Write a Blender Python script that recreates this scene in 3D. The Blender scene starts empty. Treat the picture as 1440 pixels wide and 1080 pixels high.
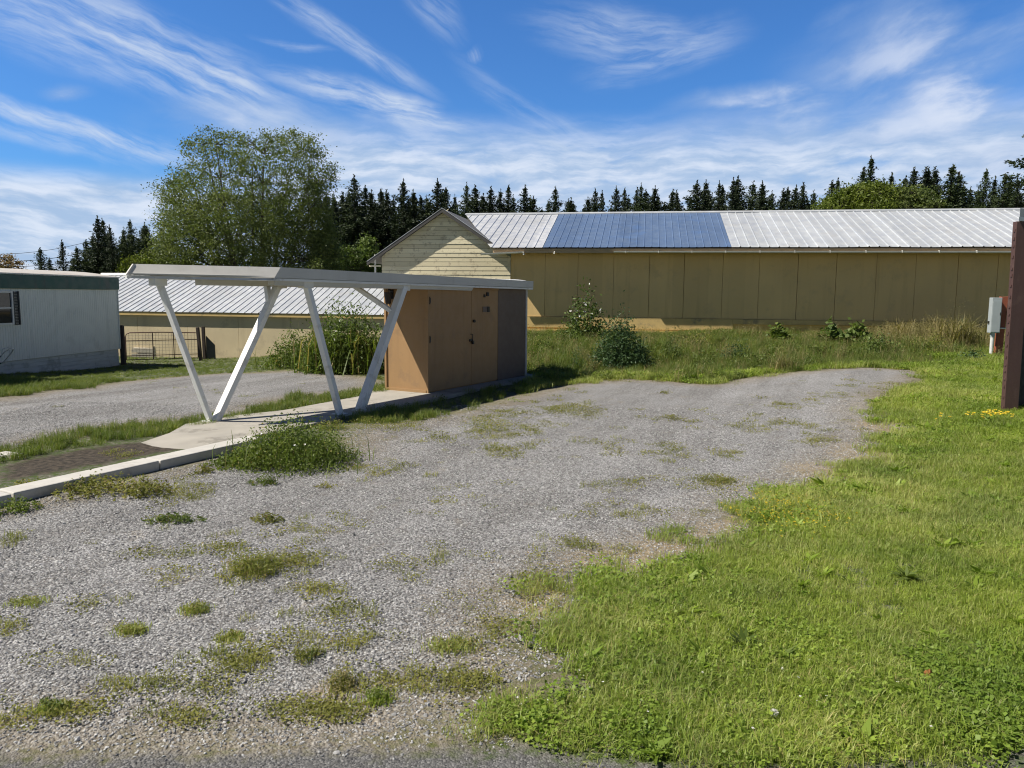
import bpy, math, random
import numpy as np
from mathutils import Vector, Matrix
rng = np.random.default_rng(7)
random.seed(7)
S = bpy.context.scene
C = S.collection
# ---------------------------------------------------------------- survey: camera and sight lines
F = 1081.0; TH = math.radians(6.6); PH = math.radians(.5); CZ = 2.16
_c, _s = math.cos(TH), math.sin(TH); _cp, _sp = math.cos(PH), math.sin(PH)
FW = Vector((0, _c, -_s)); RT = Vector((_cp, _sp*_s, _sp*_c)); UP = Vector((-_sp, _cp*_s, _cp*_c))
CAM = Vector((0, 0, CZ))
def ray(u, v): return FW + RT*((u-720)/F) - UP*((v-540)/F)
def P(u, v, z):
    d = ray(u, v); return CAM + d*((z-CZ)/d.z)
def PD(u, v, D):
    d = ray(u, v); return CAM + d*(D/d.y)
def proj(p):
    q = Vector(p)-CAM; d = q.dot(FW); return 720+F*q.dot(RT)/d, 540-F*q.dot(UP)/d
def onp(u, v, O, E):
    d = ray(u, v); n = (-E[1], E[0]); t = (O[0]*n[0]+O[1]*n[1])/(d.x*n[0]+d.y*n[1])
    return (d.x*t-O[0])*E[0]+(d.y*t-O[1])*E[1], CZ+d.z*t
def sst(a, b, x):
    t = np.clip((np.asarray(x, float)-a)/(b-a), 0, 1); return t*t*(3-2*t)
def hgt(x, y):
    r = .3*sst(4, 9, x)*sst(4, 12, y)
    b = .5*sst(22.5, 31, y)*sst(-7, 1, x)
    l = -.65*sst(15, 30, y)*sst(-5, -13, x)
    w = .025*np.sin(x*1.1+.4)*np.sin(y*.9)+.012*np.sin(x*2.7+1)*np.sin(y*3.1+2)
    return r+b*(1-.9*r)+l+w
def G(u, v):
    d = ray(u, v); t = 1.0
    for _ in range(60):
        p = CAM+d*t; z = float(hgt(p.x, p.y)); t2 = (z-CZ)/d.z
        t = t*.4+t2*.6
    p = CAM+d*t; p.z = float(hgt(p.x, p.y)); return p
# ---------------------------------------------------------------- materials
def nodes(name):
    m = bpy.data.materials.new(name); m.use_nodes = True
    nt = m.node_tree; b = nt.nodes['Principled BSDF']; return m, nt, b
def N(nt, t, **k):
    n = nt.nodes.new(t)
    for a, v in k.items(): setattr(n, a, v)
    return n
def ramp(nt, fac, stops, interp='LINEAR'):
    r = N(nt, 'ShaderNodeValToRGB'); r.color_ramp.interpolation = interp
    while len(r.color_ramp.elements) < len(stops): r.color_ramp.elements.new(.5)
    for e, (p, c) in zip(r.color_ramp.elements, stops):
        e.position = p; e.color = (*c, 1) if len(c) == 3 else c
    nt.links.new(fac, r.inputs[0]); return r.outputs[0]
def noise(nt, vec, scale, detail=4, rough=.55, sc=None):
    if sc:
        mp = N(nt, 'ShaderNodeMapping'); mp.inputs['Scale'].default_value = sc
        nt.links.new(vec, mp.inputs[0]); vec = mp.outputs[0]
    n = N(nt, 'ShaderNodeTexNoise'); n.inputs['Scale'].default_value = scale
    n.inputs['Detail'].default_value = detail; n.inputs['Roughness'].default_value = rough
    nt.links.new(vec, n.inputs[0]); return n.outputs[0]
def mix(nt, f, a, b, mode='MIX'):
    m = N(nt, 'ShaderNodeMix', data_type='RGBA', blend_type=mode)
    for s, v in ((m.inputs[0], f), (m.inputs[6], a), (m.inputs[7], b)):
        if hasattr(v, 'is_output'): nt.links.new(v, s)
        elif isinstance(v, (tuple, list)): s.default_value = (*v, 1) if len(v) == 3 else v
        else: s.default_value = v
    return m.outputs[2]
def math_(nt, op, a, b=0.0, c=None, clamp=False):
    m = N(nt, 'ShaderNodeMath', operation=op, use_clamp=clamp)
    for i, v in enumerate((a, b) if c is None else (a, b, c)):
        if hasattr(v, 'is_output'): nt.links.new(v, m.inputs[i])
        else: m.inputs[i].default_value = v
    return m.outputs[0]
def mrange(nt, v, a, b, c=0.0, d=1.0, smooth=True):
    m = N(nt, 'ShaderNodeMapRange', interpolation_type='SMOOTHSTEP' if smooth else 'LINEAR')
    nt.links.new(v, m.inputs[0])
    for i, x in zip((1, 2, 3, 4), (a, b, c, d)): m.inputs[i].default_value = x
    return m.outputs[0]
def bump(nt, b, h, strength=.3, dist=.02):
    n = N(nt, 'ShaderNodeBump'); n.inputs['Strength'].default_value = strength; n.inputs['Distance'].default_value = dist
    nt.links.new(h, n.inputs['Height']); nt.links.new(n.outputs[0], b.inputs['Normal'])
def simple(name, col, rough=.6, var=.15, scale=3, sc=None, metal=0, streak=None, dirt=None, bmp=.0, spec=.5, cell=None, island=0):
    """painted / wooden / metal surface: mottled colour, optional vertical streaks, dirt blotches and fine bump"""
    m, nt, b = nodes(name); tc = N(nt, 'ShaderNodeTexCoord').outputs['Object']
    f = noise(nt, tc, scale, 5, .6, sc)
    lo = tuple(x*(1-var) for x in col); hi = tuple(min(1, x*(1+var)) for x in col)
    out = ramp(nt, f, [(.3, lo), (.7, hi)])
    if cell:                                            # sheet-to-sheet tone differences along x
        sp = N(nt, 'ShaderNodeSeparateXYZ'); nt.links.new(tc, sp.inputs[0])
        wn = N(nt, 'ShaderNodeTexWhiteNoise', noise_dimensions='1D'); nt.links.new(math_(nt, 'FLOOR', math_(nt, 'DIVIDE', sp.outputs[0], cell[0])), wn.inputs['W'])
        out = mix(nt, 1.0, out, ramp(nt, wn.outputs['Value'], [(0, (1-cell[1],)*3), (1, (1+cell[1]*.5,)*3)]), 'MULTIPLY')
    if island:                                          # board-to-board differences
        gi = N(nt, 'ShaderNodeNewGeometry').outputs['Random Per Island']
        out = mix(nt, 1.0, out, ramp(nt, gi, [(0, (1-island, 1-island*1.1, 1-island*1.3)), (1, (1.08, 1.08, 1.08))]), 'MULTIPLY')
    if streak:
        s = noise(nt, tc, 1, 4, .6, (streak[1], streak[1], .25))
        out = mix(nt, mrange(nt, s, .52, .75, 0, streak[2]), out, streak[0])
    if dirt:
        s = noise(nt, tc, dirt[1], 6, .7)
        out = mix(nt, mrange(nt, s, .53, .66, 0, dirt[2]), out, dirt[0])
    nt.links.new(out, b.inputs['Base Color'])
    rr = noise(nt, tc, scale*4, 3)
    nt.links.new(mrange(nt, rr, .3, .7, max(0, rough-.1), min(1, rough+.1)), b.inputs['Roughness'])
    b.inputs['Metallic'].default_value = metal; b.inputs['Specular IOR Level'].default_value = spec
    if bmp: bump(nt, b, noise(nt, tc, scale*12, 4), bmp, .01)
    return m
def leafmat(name, a, c, trans=.35, rough=.55, dry=None, big=.12):
    m, nt, b = nodes(name)
    g = N(nt, 'ShaderNodeNewGeometry'); tc = N(nt, 'ShaderNodeTexCoord'); oi = N(nt, 'ShaderNodeObjectInfo')
    r = math_(nt, 'ADD', math_(nt, 'MULTIPLY', g.outputs['Random Per Island'], .6), math_(nt, 'MULTIPLY', oi.outputs['Random'], .4))
    col = mix(nt, r, a, c)
    if dry:
        n2 = math_(nt, 'FRACT', math_(nt, 'MULTIPLY', g.outputs['Random Per Island'], 17.3))
        col = mix(nt, mrange(nt, n2, 1-dry[1], 1-dry[1]+.05), col, dry[0])
    pn = noise(nt, g.outputs['Position'], big*10, 3)
    col = mix(nt, 1.0, col, ramp(nt, pn, [(.3, (.72, .78, .7)), (.7, (1.25, 1.18, 1.1))]), 'MULTIPLY')
    nt.links.new(col, b.inputs['Base Color']); b.inputs['Roughness'].default_value = rough
    b.inputs['Specular IOR Level'].default_value = .3
    if trans:
        t = N(nt, 'ShaderNodeBsdfTranslucent'); ms = N(nt, 'ShaderNodeMixShader'); ms.inputs[0].default_value = trans
        tcx = mix(nt, 1.0, col, (1.15, 1.25, .6), 'MULTIPLY'); nt.links.new(tcx, t.inputs[0])
        nt.links.new(b.outputs[0], ms.inputs[1]); nt.links.new(t.outputs[0], ms.inputs[2])
        nt.links.new(ms.outputs[0], nt.nodes['Material Output'].inputs[0])
    return m
M = {}
M['white'] = simple('white_paint', (.76, .76, .74), .45, .06, 2, dirt=((.42, .38, .31), 3.5, .45))
M['fascia'] = simple('roof_edge_metal', (.55, .54, .51), .5, .06, 1.5, streak=((.40, .38, .34), 4, .35))
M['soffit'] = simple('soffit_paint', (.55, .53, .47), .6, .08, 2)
M['tan'] = simple('tan_shed_paint', (.34, .205, .092), .65, .08, 1.2, (1, 1, .3), streak=((.28, .17, .08), 6, .6), dirt=((.24, .155, .085), 2.2, .45), bmp=.08)
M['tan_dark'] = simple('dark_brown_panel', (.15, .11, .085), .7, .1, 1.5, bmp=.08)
M['metal_dark'] = simple('dark_hardware', (.05, .045, .04), .5, .2, 8, metal=.6)
M['barn'] = simple('mustard_barn_paint', (.71, .50, .215), .75, .06, .6, streak=((.54, .37, .155), 3.2, .5), dirt=((.48, .35, .18), 1.1, .35), bmp=.1, cell=(1.5, .07))
M['barn_base'] = simple('mustard_base_paint', (.70, .47, .15), .8, .12, 1.5, dirt=((.38, .27, .15), 1.6, .5), bmp=.15)
M['skirt'] = simple('weathered_skirt_board', (.58, .42, .17), .8, .12, 2, dirt=((.18, .16, .12), .9, .75), bmp=.1)
M['galv'] = simple('galvanised_sheet', (.64, .65, .66), .42, .06, .8, metal=.3, cell=(.74, .14), dirt=((.50, .50, .48), .5, .5))
M['blue'] = simple('blue_roof_sheet', (.135, .195, .31), .42, .06, .7, metal=.25, cell=(.915, .10), streak=((.17, .25, .40), 1.2, .4), dirt=((.13, .23, .45), .5, .4))
M['galv2'] = simple('white_roof_sheet', (.53, .55, .565), .45, .06, .8, metal=.25, streak=((.47, .49, .50), 1.2, .5), dirt=((.45, .43, .40), 1.3, .35), cell=(.76, .10))
M['gutter'] = simple('white_gutter', (.70, .68, .62), .45, .08, 2, dirt=((.40, .38, .30), 2, .4))
M['rawwood'] = simple('raw_fascia_wood', (.45, .33, .20), .8, .15, 3, (1, 6, 6))
M['gable'] = simple('peeling_cream_board', (.72, .65, .45), .75, .08, 1.2, (.3, 1, 3), dirt=((.33, .27, .18), 5, .7), bmp=.15, island=.20)
M['roofedge'] = simple('dark_rake_trim', (.07, .065, .06), .7, .2, 3)
M['shingle'] = simple('grey_gable_roof', (.15, .145, .14), .75, .2, 6)
M['lowwall'] = simple('cream_block_wall', (.60, .50, .32), .8, .08, 1, streak=((.42, .34, .22), 1.5, .5), dirt=((.36, .30, .22), 1.3, .4))
M['concrete'] = simple('old_concrete', (.36, .335, .29), .85, .12, 2.5, dirt=((.20, .185, .155), 1.6, .8), bmp=.2)
M['curb'] = simple('pale_kerb_concrete', (.52, .50, .46), .85, .1, 3, dirt=((.33, .31, .27), 2, .5), bmp=.2)
M['home'] = simple('pale_home_siding', (.76, .78, .74), .5, .05, 1, streak=((.55, .58, .56), 2.5, .5), dirt=((.56, .58, .55), 1.2, .4))
M['homegreen'] = simple('dark_green_band', (.035, .105, .085), .55, .12, 1.5, streak=((.06, .07, .06), 3, .6))
M['homeroof'] = simple('home_roof_coating', (.50, .47, .43), .8, .12, 1.5, dirt=((.38, .30, .25), 1, .6))
M['homeskirt'] = simple('skirting_panel', (.54, .58, .58), .6, .1, 2, (1, 1, 6), dirt=((.2, .22, .2), 1.5, .5))
M['shutter'] = simple('dark_shutter', (.012, .02, .03), .5, .2, 5)
M['frame'] = simple('white_window_frame', (.7, .7, .68), .4, .05, 4)
m, nt, b = nodes('window_glass'); b.inputs['Base Color'].default_value = (.02, .025, .03, 1); b.inputs['Roughness'].default_value = .06; M['glass'] = m
M['postwood'] = simple('dark_fence_wood', (.06, .045, .038), .85, .25, 4, (1, 1, .3), bmp=.3)
M['greyboard'] = simple('grey_board', (.10, .10, .10), .8, .2, 3)
M['crate'] = simple('pale_crate_wood', (.55, .50, .42), .8, .15, 4)
M['gatetube'] = simple('rusty_gate_tube', (.16, .095, .07), .6, .3, 9, metal=.3)
M['wire'] = simple('gate_wire', (.35, .33, .3), .5, .2, 9, metal=.5)
M['chrome'] = simple('bright_tube', (.75, .75, .75), .35, .08, 8, metal=.3)
M['brown'] = simple('dark_brown_trim', (.085, .045, .038), .6, .12, 2, (3, 3, .5), dirt=((.13, .08, .065), 4, .5), bmp=.15)
M['shadewall'] = simple('deep_shade_wall', (.018, .017, .018), .8, .2, 3)  # deep shade right of the brown post, put into the wall colour as near-black
M['redwood'] = simple('red_brown_post', (.30, .085, .045), .7, .2, 4, (1, 1, .3), bmp=.2)
M['meter'] = simple('grey_meter_enamel', (.42, .46, .47), .4, .06, 4, metal=.1)
M['pvc'] = simple('white_pvc', (.70, .70, .68), .45, .06, 4)
M['bark'] = simple('grey_bark', (.10, .085, .065), .9, .3, 5, (1, 1, .3), bmp=.5)
M['bark2'] = simple('conifer_bark', (.06, .045, .035), .95, .3, 5, (1, 1, .3))
M['stem'] = simple('weed_stem', (.10, .13, .045), .7, .2, 6)
M['needle'] = leafmat('conifer_needles', (.014, .024, .012), (.042, .062, .024), .1, .6, big=.05)
M['needle2'] = leafmat('conifer_needles_green', (.020, .036, .014), (.058, .084, .028), .12, .6, big=.05)
M['leaf'] = leafmat('willow_leaves', (.09, .125, .04), (.20, .24, .085), .35, .5, big=.06)
M['leaf2'] = leafmat('maple_leaves', (.09, .13, .022), (.19, .23, .045), .35, .5, big=.06)
M['leafdark'] = leafmat('bramble_leaves', (.07, .11, .028), (.16, .22, .06), .3, .5, big=.2)
M['broom'] = leafmat('blue_green_leaves', (.04, .08, .036), (.10, .165, .07), .25, .5, big=.2)
M['weed'] = leafmat('weed_leaves', (.075, .115, .024), (.18, .235, .055), .35, .5, dry=((.30, .25, .10), .06), big=.25)
M['weedy'] = leafmat('yellowing_weed_leaves', (.16, .19, .035), (.32, .32, .08), .35, .55, dry=((.34, .27, .12), .2), big=.25)
M['weedflat'] = leafmat('low_weed_leaves', (.16, .175, .04), (.29, .28, .08), .3, .6, dry=((.22, .17, .08), .15), big=.25)
M['lawn'] = leafmat('lawn_blades', (.185, .265, .038), (.36, .44, .085), .4, .45, dry=((.34, .31, .13), .06), big=.09)
M['lawn2'] = leafmat('pale_lawn_blades', (.27, .33, .085), (.46, .50, .18), .4, .45, dry=((.42, .36, .16), .2), big=.09)
M['clover'] = leafmat('clover_leaves', (.155, .24, .032), (.29, .39, .065), .35, .5, big=.09)
M['tallgrass'] = leafmat('tall_grass', (.10, .15, .028), (.23, .28, .075), .4, .5, dry=((.36, .29, .13), .16), big=.12)
M['drygrass'] = leafmat('dry_seed_grass', (.20, .18, .075), (.38, .32, .17), .35, .6, big=.12)
M['petal_y'] = simple('yellow_petal', (.75, .55, .03), .6, .1, 9)
M['petal_w'] = simple('white_petal', (.75, .74, .70), .6, .05, 9)
M['rust_leaf'] = simple('orange_dry_leaf', (.42, .17, .06), .7, .15, 9)
# ---------------------------------------------------------------- mesh builder
class MB:
    def __init__(s): s.v = []; s.f = []
    def add(s, v, f):
        o = len(s.v); s.v += [tuple(x) for x in v]; s.f += [tuple(i+o for i in q) for q in f]; return s
    def box(s, x0, x1, y0, y1, z0, z1):
        return s.add([(x, y, z) for z in (z0, z1) for x, y in ((x0, y0), (x1, y0), (x1, y1), (x0, y1))],
                     [(3, 2, 1, 0), (4, 5, 6, 7), (0, 1, 5, 4), (1, 2, 6, 5), (2, 3, 7, 6), (3, 0, 4, 7)])
    def prism(s, bot, top):
        n = len(bot)
        return s.add(list(bot)+list(top), [tuple(range(n-1, -1, -1)), tuple(range(n, 2*n))] + [(i, (i+1) % n, (i+1) % n+n, i+n) for i in range(n)])
    def beam(s, a, b, w, h, up=(0, 0, 1)):
        a, b = Vector(a), Vector(b); d = (b-a).normalized(); u = Vector(up)
        x = d.cross(u)
        if x.length < 1e-4: x = d.cross(Vector((0, 1, 0)))
        x.normalize(); y = x.cross(d)
        q = [(-w/2, -h/2), (w/2, -h/2), (w/2, h/2), (-w/2, h/2)]
        return s.prism([a+x*i+y*j for i, j in q], [b+x*i+y*j for i, j in q])
    def tube(s, pts, r, n=8, r2=None):
        pts = [Vector(p) for p in pts]; o = len(s.v); k = len(pts)
        for i, p in enumerate(pts):
            d = (pts[min(i+1, k-1)]-pts[max(i-1, 0)]).normalized()
            x = d.cross(Vector((.31, .17, .93))); x.normalize(); y = d.cross(x)
            rr = r if r2 is None else r+(r2-r)*i/(k-1)
            s.v += [tuple(p+(x*math.cos(2*math.pi*j/n)+y*math.sin(2*math.pi*j/n))*rr) for j in range(n)]
        for i in range(k-1):
            for j in range(n):
                s.f.append((o+i*n+j, o+i*n+(j+1) % n, o+(i+1)*n+(j+1) % n, o+(i+1)*n+j))
        s.f.append(tuple(o+j for j in range(n-1, -1, -1))); s.f.append(tuple(o+(k-1)*n+j for j in range(n)))
        return s
    def build(s, name, mat, parent=None, bevel=0, smooth=False):
        me = bpy.data.meshes.new(name); me.from_pydata(s.v, [], s.f); me.materials.append(mat)
        import bmesh
        bm = bmesh.new(); bm.from_mesh(me); bmesh.ops.recalc_face_normals(bm, faces=bm.faces); bm.to_mesh(me); bm.free()
        o = bpy.data.objects.new(name, me); C.objects.link(o)
        if parent is not None: o.parent = parent
        if smooth: me.polygons.foreach_set('use_smooth', [True]*len(me.polygons))
        if bevel:
            md = o.modifiers.new('edge', 'BEVEL'); md.width = bevel; md.segments = 2; md.limit_method = 'ANGLE'
        return o
def np_mesh(name, verts, faces, mats, parent=None, midx=None, link=True):
    """verts (n,3); faces (m,k) with constant k"""
    me = bpy.data.meshes.new(name); verts = np.asarray(verts, np.float32); faces = np.asarray(faces, np.int32)
    n, (m_, k) = len(verts), faces.shape
    me.vertices.add(n); me.vertices.foreach_set('co', verts.ravel())
    me.loops.add(m_*k); me.loops.foreach_set('vertex_index', faces.ravel())
    me.polygons.add(m_); me.polygons.foreach_set('loop_start', np.arange(m_, dtype=np.int32)*k)
    for q in mats: me.materials.append(q)
    if midx is not None: me.polygons.foreach_set('material_index', np.asarray(midx, np.int32))
    me.update(calc_edges=True)
    o = bpy.data.objects.new(name, me)
    if link: C.objects.link(o)
    if parent is not None: o.parent = parent
    return o
def tag(o, label, cat, group=None, kind=None):
    o['label'] = label; o['category'] = cat
    if group: o['group'] = group
    if kind: o['kind'] = kind
    return o
def empty(name, loc, rz=0):
    o = bpy.data.objects.new(name, None); C.objects.link(o); o.location = loc; o.rotation_euler = (0, 0, rz)
    o.empty_display_size = .3; return o
def struct(o): o['kind'] = 'structure'; return o
def copy_tree(o):
    c = o.copy(); C.objects.link(c)
    for ch in [x for x in bpy.data.objects if x.parent is o]:
        k = ch.copy(); C.objects.link(k); k.parent = c
    return c
# ---------------------------------------------------------------- leaf and blade clouds
def rand_frames(n, flat=0.0):
    """two perpendicular unit vectors per leaf; flat>0 lays leaves towards horizontal"""
    a = rng.normal(size=(n, 3)); a[:, 2] *= (1-flat); a /= np.linalg.norm(a, axis=1)[:, None]+1e-9
    h = rng.normal(size=(n, 3)); h[:, 2] *= (1-flat)
    b = h-(h*a).sum(1)[:, None]*a; b /= np.linalg.norm(b, axis=1)[:, None]+1e-9
    return a, b
def leaves(cent, size, aspect=.5, flat=0.0, axis=None, bvec=None):
    """pointed diamond leaves: returns verts, quad faces"""
    cent = np.asarray(cent); n = len(cent); a, b = rand_frames(n, flat)
    if bvec is not None: a = axis/(np.linalg.norm(axis, axis=1)[:, None]+1e-9); b = bvec
    elif axis is not None:
        a = axis/(np.linalg.norm(axis, axis=1)[:, None]+1e-9); h = rng.normal(size=(n, 3))
        b = h-(h*a).sum(1)[:, None]*a; b /= np.linalg.norm(b, axis=1)[:, None]+1e-9
    s = (np.asarray(size)*np.ones(n))[:, None]*rng.uniform(.65, 1.35, (n, 1))
    cr = np.cross(a, b)*s*.12
    v = np.stack([cent-a*s*.5, cent+b*s*aspect*.5+cr-a*s*.05, cent+a*s*.5, cent-b*s*aspect*.5+cr-a*s*.05], 1).reshape(-1, 3)
    return v, np.arange(n*4).reshape(n, 4)
def blades(base, height, width, lean=.5, axis=None):
    """curved grass blades of one lower quad and an upper sliver (quads)"""
    n = len(base); ang = rng.uniform(0, 2*np.pi, n); ln = np.abs(rng.normal(lean, lean*.5, n))
    d = np.stack([np.cos(ang), np.sin(ang), np.zeros(n)], 1)
    if axis is not None: d = axis
    h = (np.asarray(height)*np.ones(n))*rng.uniform(.55, 1.25, n); w = (np.asarray(width)*np.ones(n))
    sd = np.stack([-d[:, 1], d[:, 0], np.zeros(n)], 1)*w[:, None]*.5
    up = np.array([0, 0, 1.0])
    p0 = base; p1 = base+up*(h*.6)[:, None]+d*(h*ln*.3)[:, None]
    p2 = base+up*(h*np.clip(1-.35*ln, .15, 1))[:, None]+d*(h*ln)[:, None]
    v = np.stack([p0-sd, p0+sd, p1+sd*.8, p1-sd*.8, p2+sd*.12, p2-sd*.12], 1).reshape(-1, 3)
    i = np.arange(n)[:, None]*6
    f = np.concatenate([i+np.array([[0, 1, 2, 3]]), i+np.array([[3, 2, 4, 5]])], 0)
    return v, f
def join(parts):
    V = []; Fs = []; I = []; o = 0
    for k, (v, f) in enumerate(parts):
        V.append(v); Fs.append(np.asarray(f)+o); I.append(np.full(len(f), k)); o += len(v)
    return np.concatenate(V), np.concatenate(Fs), np.concatenate(I)
def proto_collection(objs):
    c = bpy.data.collections.new('scatter_sources')
    for o in objs: c.objects.link(o)
    return c
def scatter(name, label, cat, objs, pts, rot, scl, idx=None):
    n = len(pts); me = bpy.data.meshes.new(name); me.vertices.add(n)
    me.vertices.foreach_set('co', np.asarray(pts, np.float32).ravel())
    me.attributes.new('rot', 'FLOAT_VECTOR', 'POINT').data.foreach_set('vector', np.asarray(rot, np.float32).ravel())
    me.attributes.new('scl', 'FLOAT', 'POINT').data.foreach_set('value', np.asarray(scl, np.float32))
    if idx is None: idx = rng.integers(0, len(objs), n)
    me.attributes.new('idx', 'INT', 'POINT').data.foreach_set('value', np.asarray(idx, np.int32))
    o = bpy.data.objects.new(name, me); C.objects.link(o)
    g = bpy.data.node_groups.new(name, 'GeometryNodeTree')
    g.interface.new_socket('Geometry', in_out='INPUT', socket_type='NodeSocketGeometry')
    g.interface.new_socket('Geometry', in_out='OUTPUT', socket_type='NodeSocketGeometry')
    gi, go = g.nodes.new('NodeGroupInput'), g.nodes.new('NodeGroupOutput')
    ip = g.nodes.new('GeometryNodeInstanceOnPoints'); ci = g.nodes.new('GeometryNodeCollectionInfo')
    ci.inputs['Collection'].default_value = proto_collection(objs)
    ci.inputs['Separate Children'].default_value = True; ci.inputs['Reset Children'].default_value = True
    ip.inputs['Pick Instance'].default_value = True
    def attr(nm, t):
        a = g.nodes.new('GeometryNodeInputNamedAttribute'); a.data_type = t; a.inputs[0].default_value = nm
        return [s for s in a.outputs if s.enabled][0]
    L = g.links.new
    L(gi.outputs[0], ip.inputs['Points']); L(ci.outputs[0], ip.inputs['Instance'])
    L(attr('idx', 'INT'), ip.inputs['Instance Index']); L(attr('rot', 'FLOAT_VECTOR'), ip.inputs['Rotation'])
    L(attr('scl', 'FLOAT'), ip.inputs['Scale']); L(ip.outputs[0], go.inputs[0])
    md = o.modifiers.new('scatter', 'NODES'); md.node_group = g
    return tag(o, label, cat, kind='stuff')
# ================================================================ roofs and walls with a real profile
def profile(x0, x1, pitch, rw, rh, slope=.35, minor=True):
    xs = []; x = x0
    while x < x1:
        e = min(x+pitch, x1)
        for dx, h in ((0, 0), (pitch-rw, 0), (pitch-rw*(1-slope), rh), (pitch-rw*slope, rh)):
            if x+dx < e-1e-4: xs.append((x+dx, h))
        x += pitch
    xs.append((x1, 0)); return xs
def rib_sheet(name, mat, parent, x0, x1, ye, ze, yr, zr, pitch, rw, rh, cut=None, wave=0.0):
    """ribbed sheet from the eave (ye,ze) to the ridge (yr,zr); cut=(xe,xr): slanted left edge"""
    if cut: x0 = min(x0, cut[1])
    pr = profile(x0, x1, pitch, rw, rh); nv = Vector((0, -(zr-ze), yr-ye)).normalized(); b = MB(); v = []; K = 6
    for x, h in pr:
        t0 = float(np.clip((cut[0]-x)/(cut[0]-cut[1]), 0, .999)) if cut else 0
        for k in range(K+1):
            t = t0+(1-t0)*k/K
            wv = wave*math.sin(x*1.7+t*2)*math.sin(t*5+x*.31) if wave else 0
            v.append((x, ye+(yr-ye)*t+nv.y*(h+wv), ze+(zr-ze)*t+nv.z*(h+wv)))
    f = [(i*(K+1)+k, (i+1)*(K+1)+k, (i+1)*(K+1)+k+1, i*(K+1)+k+1) for i in range(len(pr)-1) for k in range(K)]
    b.add(v, f); return b.build(name, mat, parent)
# ================================================================ long barn behind the lot
YAW = math.radians(9.7)
E1 = (math.cos(YAW), -math.sin(YAW)); N1 = (math.sin(YAW), math.cos(YAW))
OB = P(750, 468, .5)
def bl(u, v, yo=0.0):
    O = (OB.x+N1[0]*yo, OB.y+N1[1]*yo); return onp(u, v, O, E1)
OH = .90                                           # eave overhang
xw0 = bl(718, 420)[0]; xw1 = bl(1425, 420)[0]+4.5
ze = bl(1000, 351, -OH)[1]; zeL = bl(720, 352, -OH)[1]
YR = 5.0; zr = bl(1000, 299, YR)[1]
zb = bl(1000, 448)[1]; zs = bl(850, 462)[1]; zs2 = bl(1200, 458)[1]
print('barn xw0 %.2f xw1 %.2f ze %.2f zeL %.2f zr %.2f slope %.2f zb %.2f zs %.2f' % (xw0, xw1, ze, zeL, zr, (zr-ze)/(YR+OH), zb, zs))
barn = empty('long_barn', (OB.x, OB.y, 0), -YAW)
tag(barn, 'long mustard barn with blue and white ribbed metal roof behind the gravel lot', 'barn')
seams = [bl(u, 420)[0] for u in (766, 812, 862, 912, 961, 1015, 1066, 1120, 1174, 1230, 1285, 1344, 1400)]
sx = [xw0]+seams+[seams[-1]+1.5*k for k in (1, 2)]+[xw1]
wb = MB(); jb = MB()
zw = ze-.02+ (OH*.4)
for i in range(len(sx)-1):
    g = .012 if i in (4, 8, 12) else .006
    off = random.uniform(-.006, .006)
    wb.box(sx[i]+g, sx[i+1]-g, off, .12, zb, zw)
wb.box(xw0+.03, xw1-.03, .125, .25, .2, zw-.05)
wb.box(xw0, xw0+.25, .125, 2*YR, .2, zw-.4); wb.box(xw1-.25, xw1, .26, 2*YR, .2, zw-.4); wb.box(xw0+.26, xw1-.26, 2*YR-.25, 2*YR-.01, .2, zw-.4)
wb.build('wall', M['barn'], barn)
xk = bl(1005, 460)[0]
kb = MB(); x = xw0
while x < xw1:
    w = 2.4; e = min(x+w, xw1); o = random.uniform(-.01, .01)
    kb.box(x+.004, e-.004, -.045+o, .10, (zs if x < xk else zs2)+random.uniform(-.015, .015), zb-.012); x += w
kb.build('skirt_board', M['skirt'], barn)
fb = MB().box(xw0-.1, xw1, .03, .20, .0, zs2-.002); fb.build('foundation', M['barn_base'], barn)
sb = MB().box(xw0, xk, -.10, .12, zs-.14, zs-.05); sb.build('sill', M['barn_base'], barn)
# roof sheets: galvanised, blue, white
xg0, xg1 = bl(690, 351, -OH)[0], bl(655, 298, YR)[0]
xb0, xb1 = bl(764, 351, -OH)[0], bl(1028, 351, -OH)[0]
print('cut', xg0, xg1, 'blue', xb0, bl(788, 300, YR)[0], xb1, bl(1008, 300, YR)[0])
ye = -OH-.10; zee = ze+.09; zrr = zr+.02
rib_sheet('galvanised_roof_sheet', M['galv'], barn, xg0, xb0-.01, ye, zee, YR, zrr, .37, .07, .032, cut=(xg0, xg1), wave=.012)
rib_sheet('blue_roof_sheet', M['blue'], barn, xb0, xb1, ye-.02, zee+.006, YR, zrr+.006, .305, .06, .02, wave=.008)['label'] = 'blue ribbed roof section'
rib_sheet('white_roof_sheet', M['galv2'], barn, xb1+.01, xw1+.3, ye, zee, YR, zrr, .38, .07, .034, wave=.012)
rib_sheet('rear_roof_sheet', M['galv2'], barn, xg1, xw1+.3, 2*YR+OH, zee, YR, zrr, .38, .07, .034)
dk = MB()
for (a, c_) in (((ye+.04, zee-.05), (YR, zrr-.05)), ((2*YR+OH, zee-.05), (YR, zrr-.05))):
    dk.prism([(xg0+.2, a[0], a[1]-.05), (xw1+.2, a[0], a[1]-.05), (xw1+.2, c_[0], c_[1]-.05), (xg0+.2, c_[0], c_[1]-.05)],
             [(xg0+.2, a[0], a[1]), (xw1+.2, a[0], a[1]), (xw1+.2, c_[0], c_[1]), (xg0+.2, c_[0], c_[1])])
dk.build('roof_deck', M['rawwood'], barn)
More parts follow.
